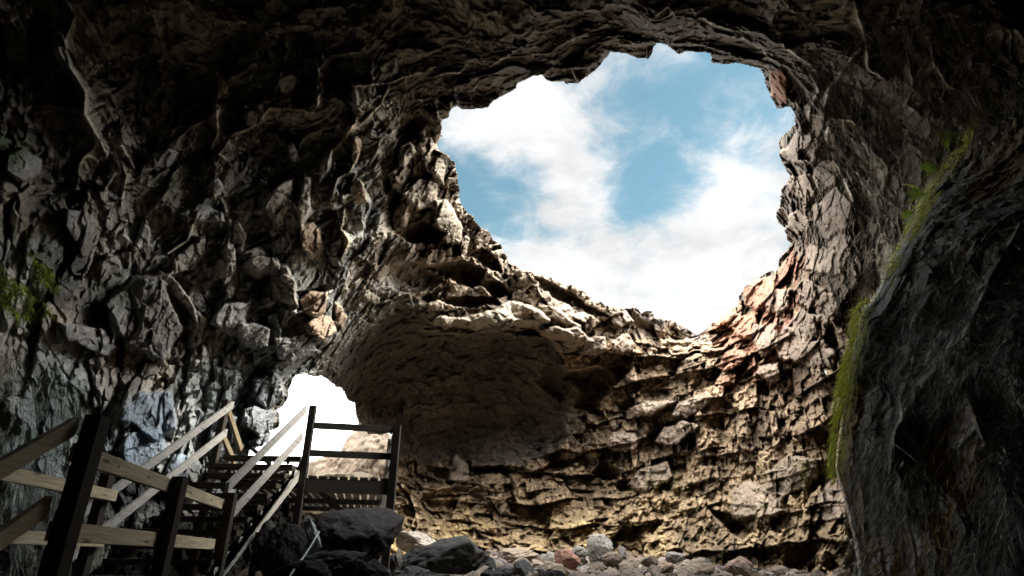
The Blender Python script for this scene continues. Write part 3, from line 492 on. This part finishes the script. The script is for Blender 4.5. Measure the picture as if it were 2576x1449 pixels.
ML = [(-40, 340), (50, 360), (70, 520), (60, 620), (150, 700), (180, 780), (60, 800), (-40, 760)]
tag(strands('moss', ML, 1500, (0.05, 0.16), (0.008, 0.02), (0.12, 0.17, 0.02), (0.42, 0.46, 0.08), mt=LEAF, droop=0.3, out=0.8, cond=mc), 'clumps of green and yellow moss at the far left of the wall', 'moss', kind='stuff')
ML2 = [(500, 430), (570, 420), (590, 520), (520, 520)]
tag(strands('moss', ML2, 500, (0.05, 0.12), (0.006, 0.014), (0.14, 0.16, 0.02), (0.45, 0.38, 0.08), mt=LEAF, cond=mc), 'small yellow green moss tuft where ceiling seams cross', 'moss', kind='stuff')
MR = [(1640, 1160), (2110, 1150), (2130, 1449), (1500, 1449), (1560, 1250)]
tag(strands('lichen', MR, 1800, (0.03, 0.09), (0.008, 0.02), (0.16, 0.17, 0.05), (0.40, 0.42, 0.16), mt=LEAF, cond=mc & (near_w < 0.1)), 'scattered olive lichen tufts on the brown pit wall', 'lichen', kind='stuff')
# ferns on the right wall
def fern(px, py, size, label, grp=None):
    p, n = surf(px, py); e = empty('fern', Vector(p + n * 0.02)); tag(e, label, 'fern')
    rnd = random.Random(int(px)); 
    for k in range(rnd.choice((4, 5))):
        bm = bmesh.new(); a0 = rnd.uniform(-1.3, 1.3); side = Vector((-1, -0.35, 0)).normalized(); upv = Vector((0, 0, 1)); nn = Vector(n)
        d = (side * math.cos(a0) + upv * math.sin(a0) + nn * 0.5).normalized(); pos = Vector((0, 0, 0)); L_ = size * rnd.uniform(0.7, 1.1); S = 12; sidev = d.cross(nn).normalized()
        for i in range(S):
            q = pos + d * (L_ / S); r = 0.004 * (1 - i / S) + 0.001
            vv = [bm.verts.new(x) for x in (pos - sidev * r, pos + sidev * r, q + sidev * r, q - sidev * r)]; bm.faces.new(vv)
            ll = L_ * 0.34 * math.sin(math.pi * (0.12 + 0.86 * i / S)) 
            for sg in (-1, 1):
                t = (sidev * sg + d * 0.35 + nn * rnd.uniform(-.15, .15)).normalized(); b0 = pos; w_ = L_ / S * 0.42
                vv = [bm.verts.new(x) for x in (b0 - d * w_ * .5, b0 + t * ll * .55 - d * w_ * .8, b0 + t * ll, b0 + t * ll * .55 + d * w_ * .8, b0 + d * w_ * .5)]; bm.faces.new(vv)
            pos = q; d = (d + Vector((0, 0, -0.10)) + nn * 0.02).normalized()
        me = bpy.data.meshes.new('frond'); bm.to_mesh(me); bm.free()
        link('frond', me, FERN, e)
FERN = plain('fern green', (0.52, 0.68, 0.14), 0.6, 0, 0.3, 20)
fern(2420, 345, 0.34, 'topmost bright fern on the right wall moss line')
fern(2392, 395, 0.30, 'fern just below the topmost fern, its fronds pointing left')
fern(2362, 435, 0.26, 'middle fern of the row climbing the right wall')
fern(2330, 490, 0.30, 'broad pale fern second from the bottom of the row')
fern(2300, 540, 0.22, 'lowest small fern, above the thin moss line')

# ------------------------------------------------------------------ ground
def gz(x, y):
    d = np.hypot(x, y); g = 1.05 * sst(4, 12, y) + 0.35 * sst(12, 19, y) + 0.9 * sst(18, 30, y)
    g = g + 0.35 * np.exp(-((x + 1.6) ** 2 + (y - 9.5) ** 2) / 6) - 0.45 * np.exp(-((x + 3.9) ** 2 / 1.6 + (y - 7.2) ** 2 / 3)); return g + 1.2 * sst(22, 60, d)
def axis(): 
    a = np.linspace(-1, 1, 420); return 30 * a + 270 * np.sign(a) * np.abs(a) ** 7
gx, gy = np.meshgrid(axis() + 0, axis() + 14); g0 = np.stack([gx.ravel(), gy.ravel(), gz(gx, gy).ravel()], 1).astype(np.float32)
ga, ge, gr_ = facet(g0 * 1.6, 131); gb, gbe, gbr = facet(g0 * 4.5, 132)
g0[:, 2] += 0.16 * ga + 0.09 * gb + 0.12 * fbm(g0, 0.8, 3, 133)
t = np.clip(0.5 + 0.7 * (gr_[1] - 0.5) + 0.4 * fbm(g0, 1, 3, 134), 0, 1)[:, None]; gc = rgb(0.16, 0.13, 0.10) * (1 - t) + rgb(0.36, 0.30, 0.23) * t
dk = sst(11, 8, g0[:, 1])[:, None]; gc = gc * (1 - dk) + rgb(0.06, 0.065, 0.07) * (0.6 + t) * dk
ii = np.arange(420 * 420).reshape(420, 420); GQ = np.stack([ii[:-1, :-1], ii[:-1, 1:], ii[1:, 1:], ii[1:, :-1]], -1).reshape(-1, 4)
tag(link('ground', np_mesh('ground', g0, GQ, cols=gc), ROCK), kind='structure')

# ------------------------------------------------------------------ boulders
def rock_mesh(seed, level=5, sharp=0.85, pits=0.05, fn=3.0):
    rnd = random.Random(seed); bm = bmesh.new(); bmesh.ops.create_icosphere(bm, subdivisions=level, radius=1.0)
    me = bpy.data.meshes.new('rock'); bm.to_mesh(me); bm.free(); n = len(me.vertices); v = np.empty(n * 3, np.float32); me.vertices.foreach_get('co', v); v = v.reshape(-1, 3)
    r = np.full(n, 1.3, np.float32)
    for k in range(12):
        q = np.array([rnd.gauss(0, 1) for _ in range(3)]); q /= np.linalg.norm(q); c = v @ q; h = rnd.uniform(.5, .82); r = np.minimum(r, np.where(c > 0.05, h / np.maximum(c, .05), 9)) 
    r = np.minimum(r, 1.25); r = (1.0 * (1 - sharp) + r * sharp) * 1.15
    p = v * r[:, None]; off = np.float32(seed * 3.1)
    a, e, _ = facet(p * 1.7 + off, 5, 0.5, 0.7); b, _, _ = facet(p * 5 + off, 6)
    r2 = r + 0.12 * a + 0.05 * b + 0.04 * fbm(p + off, 2.5, 4, 7) + pits * fbm(p + off, 9, 3, 8); p = v * r2[:, None]
    me.vertices.foreach_set('co', p.astype(np.float32).ravel()); me.polygons.foreach_set('use_smooth', np.ones(len(me.polygons), bool)); me.update(); return me
RC = {'dark': (0.010, 0.010, 0.011), 'slate': (0.032, 0.033, 0.034), 'pale': (0.18, 0.165, 0.145), 'blue': (0.20, 0.23, 0.26), 'red': (0.18, 0.095, 0.07), 'brown': (0.14, 0.11, 0.085), 'pink': (0.20, 0.14, 0.11), 'sand': (0.17, 0.135, 0.10), 'plum': (0.12, 0.095, 0.095)}
RM = {k: rock_mat('boulder ' + k, c, 6, 0.5, 0.85) for k, c in RC.items()}
BOULD = [ # bearing x, y, half width, half height px, distance, colour, shape seed, turn, label
    (862, 1362, 104, 70, 9.3, 'dark', 1, 0.3, 'large dark rounded boulder directly under the wooden landing'),
    (776, 1354, 24, 38, 8.5, 'blue', 2, 0.5, 'pale blue grey wedge stone that the cable rests on'),
    (668, 1372, 32, 40, 8.6, 'slate', 3, 1.2, 'grey slab leaning between the stair prop and dark boulder'),
    (712, 1392, 44, 62, 8.3, 'dark', 4, 0.8, 'dark upright boulder left of the pale blue wedge stone'),
    (844, 1420, 60, 32, 7.6, 'slate', 5, 0.2, 'jagged grey rock in front of the large dark boulder'),
    (948, 1446, 44, 26, 7.4, 'slate', 6, 1.7, 'low grey rock at the foot of the landing corner post'),
    (1001, 1393, 8, 14, 9.2, 'pale', 7, 0.1, 'tiny pale stone beside the landing corner post'),
    (760, 1440, 60, 34, 7.2, 'dark', 8, 0.4, 'black rock under the cable at the picture bottom'),
    (1045, 1358, 72, 30, 14.5, 'pale', 9, 0.9, 'pale grey slab lying right behind the landing corner post'),
    (1100, 1428, 112, 56, 10.5, 'slate', 10, 0.6, 'big mottled dark grey boulder right of the landing'),
    (1247, 1421, 38, 28, 13, 'plum', 11, 0.1, 'rounded purplish boulder touching the big mottled boulder'),
    (1308, 1426, 34, 26, 12.8, 'brown', 12, 2.2, 'rounded brown boulder right of the purplish one'),
    (1306, 1390, 60, 20, 15, 'sand', 13, 0.3, 'long pale wedge rock behind the purplish boulder'),
    (1382, 1400, 24, 22, 14.5, 'pale', 14, 1.4, 'small pale rock between the wedge and the reddish rock'),
    (1426, 1402, 32, 28, 14, 'red', 15, 0.9, 'reddish rock in the middle of the rubble'),
    (1453, 1388, 27, 22, 14.8, 'pale', 16, 2.9, 'smooth grey rock touching the reddish rock'),
    (1518, 1376, 32, 34, 15, 'pale', 17, 0.5, 'tall pointed pale block standing highest in the rubble'),
    (1538, 1402, 28, 17, 14.2, 'brown', 18, 0.4, 'brown rock at the foot of the tall pointed block'),
    (1568, 1388, 11, 17, 14.4, 'pale', 19, 0.2, 'small white stone just right of the tall pointed block'),
    (1636, 1403, 20, 15, 14.6, 'brown', 20, 0.7, 'small brown stone near the tall pointed block, further right'),
    (1693, 1394, 26, 17, 14.8, 'pale', 21, 1.1, 'tilted grey slab right of the small brown stone'),
    (1675, 1420, 26, 13, 13.5, 'pink', 22, 0.3, 'flat pinkish stone under the tilted grey slab'),
    (1850, 1420, 34, 20, 13.4, 'pink', 23, 0.8, 'pink rock at the right end of the rubble'),
    (1885, 1436, 34, 18, 12.8, 'brown', 24, 1.9, 'brown rock below the pink rock at the right'),
    (1500, 1428, 30, 16, 13, 'brown', 25, 2.4, 'low brown rock in front of the tall pointed block'),
    (1760, 1430, 36, 16, 13, 'sand', 26, 0.1, 'flat sandy rock between the pinkish and pink rocks'),
    (1380, 1438, 36, 16, 12.4, 'sand', 27, 1.0, 'sandy rock in front of the reddish rock')]
for bx, by, bw, bh, bd, bc, sd_, rot, lab in BOULD:
    if bd < 11.5 and bc != 'blue': by += 9
    if bd > 11.5: by += 8; bw *= .8; bh *= .8
    me = rock_mesh(sd_ + 40, 5, 0.9 if bc in ('pale', 'blue', 'sand') else 0.7); me.name = 'boulder'
    o = link('boulder', me, RM[bc]); k = bd / FPX / 0.93
    o.location = Vector(at(bx, by, bd)); o.scale = (bw * k, (bw + bh) / 2 * k, bh * k * 1.0)
    if sd_ == 17: o.scale = (bw * k * .95, bw * k * .8, bh * k * 1.25)
    o.rotation_euler = (0.15 * math.sin(sd_), 0.25 * math.cos(sd_ * 2.1), 0.4 * math.sin(rot))
    tag(o, lab, 'boulder', 'boulders on the cave floor')
# small rubble between them: uncountable, one mesh
vs_, fs_, cs_ = [], [], []; nb = 0
protos = [rock_mesh(80 + k, 3, 0.95, 0.03) for k in range(6)]; pv, pf = [], []
for me in protos:
    a = np.empty(len(me.vertices) * 3, np.float32); me.vertices.foreach_get('co', a); pv.append(a.reshape(-1, 3)); b = np.empty(len(me.loops), np.int32); me.loops.foreach_get('vertex_index', b); pf.append(b.reshape(-1, 3))
for k in range(2600):
    if k < 2200: y = rng.uniform(11, 19.5); x = rng.uniform(-2.5, 9.5)
    else: y = rng.uniform(5.5, 12); x = rng.uniform(-5.5, 2)
    s = 0.05 + 0.16 * rng.random() ** 2.5; q = rng.integers(6); th = rng.uniform(0, 6.28); v = pv[q] * np.array([s * rng.uniform(.8, 1.5), s * rng.uniform(.8, 1.4), s * rng.uniform(.5, 1)])
    v = v @ np.array([[math.cos(th), -math.sin(th), 0], [math.sin(th), math.cos(th), 0], [0, 0, 1]]); z = float(gz(np.array(x), np.array(y)))
    vs_.append(v + np.array([x, y, z + s * .5 + rng.uniform(0, .12)])); fs_.append(pf[q] + nb); nb += len(v)
    c = np.array([RC['brown'], RC['pale'], RC['pink'], RC['sand'], RC['plum'], RC['slate']][rng.choice(6, p=[.45, .1, .05, .25, .1, .05])] if k < 2200 else RC['slate']); cs_.append(np.tile(c * rng.uniform(.6, 1.1), (len(v), 1)))
tag(link('rubble', np_mesh('rubble', np.concatenate(vs_), np.concatenate(fs_), True, np.concatenate(cs_), smooth=False), ROCK), 'small broken rubble strewn over the pit floor', 'rubble', kind='stuff')
# the sunlit outcrop beyond the small opening
def outcrop(px, py, hw, hh, dist, seed, lab, coln=(0.075, 0.056, 0.039)):
    me = rock_mesh(seed, 6, 0.8, 0.06); me.name = 'rock_outcrop'; o = link('rock_outcrop', me, rock_mat('outcrop rock', coln, 3, 0.8)); k = dist / FPX / .93
    o.location = Vector(at(px, py, dist)); o.scale = (hw * k, hw * k, hh * k); tag(o, lab, 'outcrop')
outcrop(820, 1215, 66, 62, 27, 61, 'low rounded sunlit outcrop seen through the landing railing')
outcrop(935, 1165, 72, 82, 26, 62, 'taller blocky sunlit outcrop at the right of the small opening')
outcrop(860, 1290, 150, 60, 24, 63, 'wide sunlit rock bank seen through the gaps of the landing deck', (0.075, 0.058, 0.036))

# ------------------------------------------------------------------ timber
PALE = wood_mat('new pale timber', (0.76, 0.64, 0.43)); GREY = wood_mat('weathered grey timber', (0.40, 0.39, 0.36), 0.6); DARKW = wood_mat('dark brown timber', (0.062, 0.052, 0.036), 0.5); YEL = wood_mat('yellow timber', (0.26, 0.205, 0.12))  # the dark brown serves posts, treads and walkway planks
STEEL = plain('galvanised steel', (0.6, 0.6, 0.6), 0.35, 1.0, 0.1)
E0 = np.array([0, 0, EYE])
def board(name, a, b, h, t, m, parent, up=(0, 0, 1), bev=0.004, plumb=True):
    """a board from a to b (relative to the eye): height h, thickness t, ends cut plumb"""
    a = np.array(a, float); b = np.array(b, float); d = b - a; L_ = np.linalg.norm(d); u = np.array(up, float)
    s = np.cross(d, u); s /= np.linalg.norm(s)
    if not plumb: u = np.cross(s, d); u /= np.linalg.norm(u)
    bm = bmesh.new(); vs = []
    for p in (a, b):
        for i, j in ((-1, -1), (1, -1), (1, 1), (-1, 1)): vs.append(bm.verts.new(p + E0 + s * t / 2 * i + u * h / 2 * j))
    for f in ((0, 1, 2, 3), (7, 6, 5, 4), (0, 4, 5, 1), (1, 5, 6, 2), (2, 6, 7, 3), (3, 7, 4, 0)): bm.faces.new([vs[i] for i in f])
    bmesh.ops.recalc_face_normals(bm, faces=bm.faces)
    bmesh.ops.bevel(bm, geom=bm.edges[:], offset=bev, segments=2, affect='EDGES', profile=0.6)
    uv = bm.loops.layers.uv.new('uv'); rnd = random.Random(hash((round(a[0], 3), round(b[1], 3), round(a[2], 3)))); ou_ = rnd.uniform(0, 9); dn = d / L_
    for f in bm.faces:
        for l in f.loops:
            q = np.array(l.vert.co) - E0 - a; l[uv].uv = (q @ dn + ou_, (q @ s) + (q @ u) + ou_)
    me = bpy.data.meshes.new(name); bm.to_mesh(me); bm.free(); o = link(name, me, m)
    if parent: o.parent = parent; o.matrix_parent_inverse = Matrix.Translation(-parent.location)
    return o
def post(name, x, y, z0, z1, m, parent, wd=0.098): return board(name, (x, y, z0), (x, y, z1), wd, wd, m, parent, up=(0, 1, 0), plumb=True)
def bolt(a, ax, parent, r=0.014, ln=0.03):
    bm = bmesh.new(); bmesh.ops.create_cone(bm, cap_ends=True, segments=6, radius1=r, radius2=r, depth=ln); q = Vector(ax).to_track_quat('Z', 'Y').to_matrix().to_4x4()
    bmesh.ops.transform(bm, matrix=Matrix.Translation(Vector(np.array(a) + E0)) @ q, verts=bm.verts); me = bpy.data.meshes.new('bolt'); bm.to_mesh(me); bm.free(); o = link('bolt', me, STEEL); o.parent = parent; o.matrix_parent_inverse = Matrix.Translation(-parent.location)
# walkway with the near railing
W = empty('walkway', (-3.2, 5.2, EYE - 0.60)); tag(W, 'wooden walkway at the lower left with pale rails on dark posts', 'walkway')
A = np.array([-2.501, 3.622, 0.531]); d1 = np.array([math.sin(-.2), math.cos(-.2), 0]); px_ = np.array([math.cos(.2), math.sin(.2), 0.0])
off = px_ * 0.085
def wp(s): return A + d1 * s
for s, zt in ((-0.05, .735), (1.77, .60), (3.83, .655)):
    q = wp(s) + off; post('post', q[0], q[1], -1.5, zt, DARKW, W)
for dz in (0, -.42): board('rail', wp(-0.02) + [0, 0, dz], wp(3.76) + [0, 0, dz], 0.105, 0.045, PALE, W)
# stair rails coming up towards the walkway from the viewer's side
pA = wp(-0.09); dn = np.array([-0.02, -1.0, -0.70])
for dz, l0 in ((.135, 0.0), (-.30, 0.03)): board('rail', pA + [-.01, -l0, dz], pA + dn * 1.75 + [-.01, -l0, dz], 0.11, 0.045, PALE, W)
q = pA + dn * 1.75; post('post', q[0] + .08, q[1], -2.0, q[2] + .2, DARKW, W)
bk0, bk1 = np.array([-3.70, 4.62, .531]), np.array([-3.95, 6.47, .531])
for dz in (0, -.42): board('rail', bk0 + [0, 0, dz], bk1 + [0, 0, dz], 0.10, 0.045, PALE, W)
post('post', bk0[0] - .085, bk0[1] + .06, -1.5, .50, DARKW, W); post('post', bk1[0] - .09, bk1[1] - .06, -1.5, .74, DARKW, W)
for k in range(13):
    q0 = A + d1 * (0.15 + k * .285); ql = q0 + np.array([-0.02, 0, -1.03 - .531 + .45]); board('plank', ql, ql - px_ * 1.22, 0.035, 0.26, DARKW, W, plumb=False)
board('beam', (wp(0)[0] - .1, wp(0)[1], -.70), (wp(3.8)[0] - .1, wp(3.8)[1], -.70), 0.14, 0.05, DARKW, W)
for s in (.6, 1.2, 2.4, 3.2):
    q = wp(s) + [0.03, 0, 0]; bolt(q, (1, 0.2, 0), W, 0.010, 0.012)
# staircase
S_ = empty('staircase', (-3.8, 8.4, EYE - 1.0)); tag(S_, 'open wooden staircase with sloping grey rails climbing to the landing', 'staircase')
SL = 0.617; x0_, x1_ = -4.42, -3.20
def sz(y): return 0.5 + SL * (y - 6.941)
for dz, ya, yb in ((0, 6.62, 9.68), (-.42, 6.62, 9.64)): board('rail', (x0_, ya, sz(ya) + dz), (x0_, yb, sz(yb) + dz), 0.115, 0.045, GREY, S_)
for dz, ya, yb in ((0, 7.27, 9.53), (-.42, 7.40, 9.53)): board('rail', (x1_, ya, sz(ya) + dz), (x1_, yb, sz(yb) + dz), 0.115, 0.045, GREY, S_)
post('post', x0_ - .085, 9.62, -1.2, sz(9.62) + .10, DARKW, S_); post('post', x0_ - .085, 6.60, -1.6, sz(6.6) + .12, DARKW, S_)
def stringer(x, parent):
    """saw-toothed side board: straight lower edge, one notch per tread"""
    bm = bmesh.new(); n = 14; ya = 6.20; run = 0.26; rise = run * SL; top = []
    prof = [(ya, sz(ya) - 1.075)];
    for k in range(n): y = ya + k * run; zt = sz(y) - 1.075 + .16; prof += [(y, zt + 0.0), (y + run * .93, zt + .015)] if False else [(y, zt + rise * .72), (y + run * .55, zt + rise * .72), (y + run * .97, zt + rise * .95)]
    yb = ya + n * run; prof += [(yb, sz(yb) - 1.075)]
    A_ = [bm.verts.new((x - .02, p[0], p[1] + EYE)) for p in prof]; B_ = [bm.verts.new((x + .02, p[0], p[1] + EYE)) for p in prof]
    m_ = len(prof)
    for k in range(m_): bm.faces.new((A_[k], A_[(k + 1) % m_], B_[(k + 1) % m_], B_[k]))
    bm.faces.new(A_[::-1]); bm.faces.new(B_); bmesh.ops.triangulate(bm, faces=[f for f in bm.faces if len(f.verts) > 4]); bmesh.ops.recalc_face_normals(bm, faces=bm.faces)
    me = bpy.data.meshes.new('stringer'); uv = bm.loops.layers.uv.new('uv')
    for f in bm.faces:
        for l in f.loops: l[uv].uv = (l.vert.co.y * .85 + l.vert.co.z * .52, l.vert.co.z * .85 - l.vert.co.y * .52 + l.vert.co.x)
    bm.to_mesh(me); bm.free(); o = link('stringer', me, GREY); o.parent = parent; o.matrix_parent_inverse = Matrix.Translation(-parent.location)
stringer(x0_ + .03, S_); stringer(x1_ + .03, S_)
for k in range(14):
    y = 6.20 + k * .26; zt = sz(y) - 1.075 + .16 + .26 * SL * .9 + .022
    for yy in (.055, .185): board('tread', (x0_ + .05, y + yy, zt - .012), (x1_ - .0, y + yy, zt - .012), 0.062, 0.125, DARKW, S_, plumb=False)
post('prop', x1_ + .09, 8.25, -1.8, .27, DARKW, S_, .09); bolt((x1_ + .11, 8.19, .22), (0, 1, 0), S_, 0.014)
LANDW = wood_mat('dark landing timber', (0.022, 0.021, 0.017), 0.5)  # darker tone than the other dark timber, for the landing
# landing
Ld = empty('landing', (-2.5, 10.3, EYE + 1.1)); tag(Ld, 'dark raised wooden landing with a two rail fence above the stairs', 'landing')
GA = np.array([-3.105, 9.583, 0]); fdir = np.array([math.sin(1.36), math.cos(1.36), 0]); bdir = np.array([-fdir[1], fdir[0], 0]); GF = GA + fdir * 1.289
post('post', GA[0], GA[1], 0.30, 2.17, LANDW, Ld); post('post', GF[0] + .04, GF[1], -.35, 1.93, LANDW, Ld, .115)
for z_ in (1.872, 1.452): board('rail', GA + fdir * .05 + [0, .03, z_], GF + [0, .03, z_], 0.10, 0.045, LANDW, Ld)
board('beam', GA + fdir * .06 + [0, 0, 0.975], GF - fdir * .02 + [0, 0, 0.975], 0.20, 0.05, LANDW, Ld)
GB = GF + bdir * 1.25; GC = GA + bdir * 1.25 - fdir * 1.3
post('post', GB[0] - .02, GB[1], -.3, 1.93, GREY, Ld, .09)
for z_ in (1.872, 1.452): board('rail', GF + bdir * .05 + [0.0, 0, z_], GB + [0, 0, z_], 0.10, 0.045, LANDW, Ld)
for o_ in (0.45, 3.45, 5.65):
    o_ = bdir * o_; board('joist', GA - fdir * 1.25 + o_ + [0, .04, 1.02], GF + o_ + [0, .04, 1.02], 0.10, 0.06, LANDW, Ld)
n_ = int(2.6 / .152)
for k in range(n_):
    s = GF - fdir * (0.09 + k * .152); f0 = -0.03 if k < 8 else 0.12
    board('plank', s + bdir * f0 + [0, 0, 1.10], s + bdir * 6.7 + [0, 0, 1.10], 0.035, 0.118, LANDW, Ld, plumb=False)
def atx(px, py, x): d = ray(px, py); return d * x / d[0]
b0, b1 = atx(782, 1209, -3.02) * 1.0, ray(862, 1293); b1 = b1 * ((10.3) / b1[1]); b0 = ray(778, 1207) * (9.66 / ray(778, 1207)[1])
board('brace', b0, b1, 0.09, 0.045, LANDW, Ld, plumb=False)
post('post', -2.02, 10.9, -.5, .88, LANDW, Ld, .08)
# rails of the far side of the landing, pale inside faces
for (xa, ya), (xb, yb) in (((575, 1036), (606, 1130)), ((562, 1100), (590, 1166))):
    p, q = ray(xa, ya), ray(xb, yb); board('rail', p * 9.72 / p[1], q * 10.4 / q[1], 0.10, 0.045, YEL, Ld, plumb=False)
for (xa, ya), (xb, yb) in (((634, 1128), (680, 1168)),):
    p, q = ray(xa, ya), ray(xb, yb); board('rail', p * 11.2 / p[1], q * 10.9 / q[1], 0.06, 0.045, LANDW, Ld, plumb=False)
# small cap on the deck edge
p = ray(724, 1169); p = p * 9.75 / p[1]; bm = bmesh.new()
bmesh.ops.create_cone(bm, cap_ends=True, segments=14, radius1=.012, radius2=.012, depth=.07, matrix=Matrix.Translation((0, 0, .035)))
bmesh.ops.create_uvsphere(bm, u_segments=14, v_segments=8, radius=.028, matrix=Matrix.Translation((0, 0, .075)) @ Matrix.Diagonal((1, 1, .7, 1)))
me = bpy.data.meshes.new('knob'); bm.to_mesh(me); bm.free(); o = link('knob', me, plain('black paint', (.03, .03, .035), .4)); o.location = Vector(p + E0 + [0, 0, -.05]); tag(o, 'small black knob standing on the top step', 'knob')
# cable over the stones
cu = bpy.data.curves.new('cable', 'CURVE'); cu.dimensions = '3D'; cu.bevel_depth = 0.011; cu.bevel_resolution = 3; sp = cu.splines.new('BEZIER')
pts = [at(803, 1338, 8.2), at(770, 1392, 7.6), at(735, 1440, 6.9), at(690, 1520, 6.2), (-2.4, 4.8, 0.25)]; sp.bezier_points.add(len(pts) - 1)
for b, p in zip(sp.bezier_points, pts): b.co = Vector(p); b.handle_left_type = b.handle_right_type = 'AUTO'
o = bpy.data.objects.new('cable', cu); COL.objects.link(o); dg = bpy.context.evaluated_depsgraph_get(); me = bpy.data.meshes.new_from_object(o.evaluated_get(dg)); bpy.data.objects.remove(o)
o = link('cable', me, plain('pale cable', (.35, .42, .42), .5, 0, .1)); tag(o, 'thin pale cable running down from the blue grey wedge stone', 'cable')
for p_ in protos: bpy.data.meshes.remove(p_)
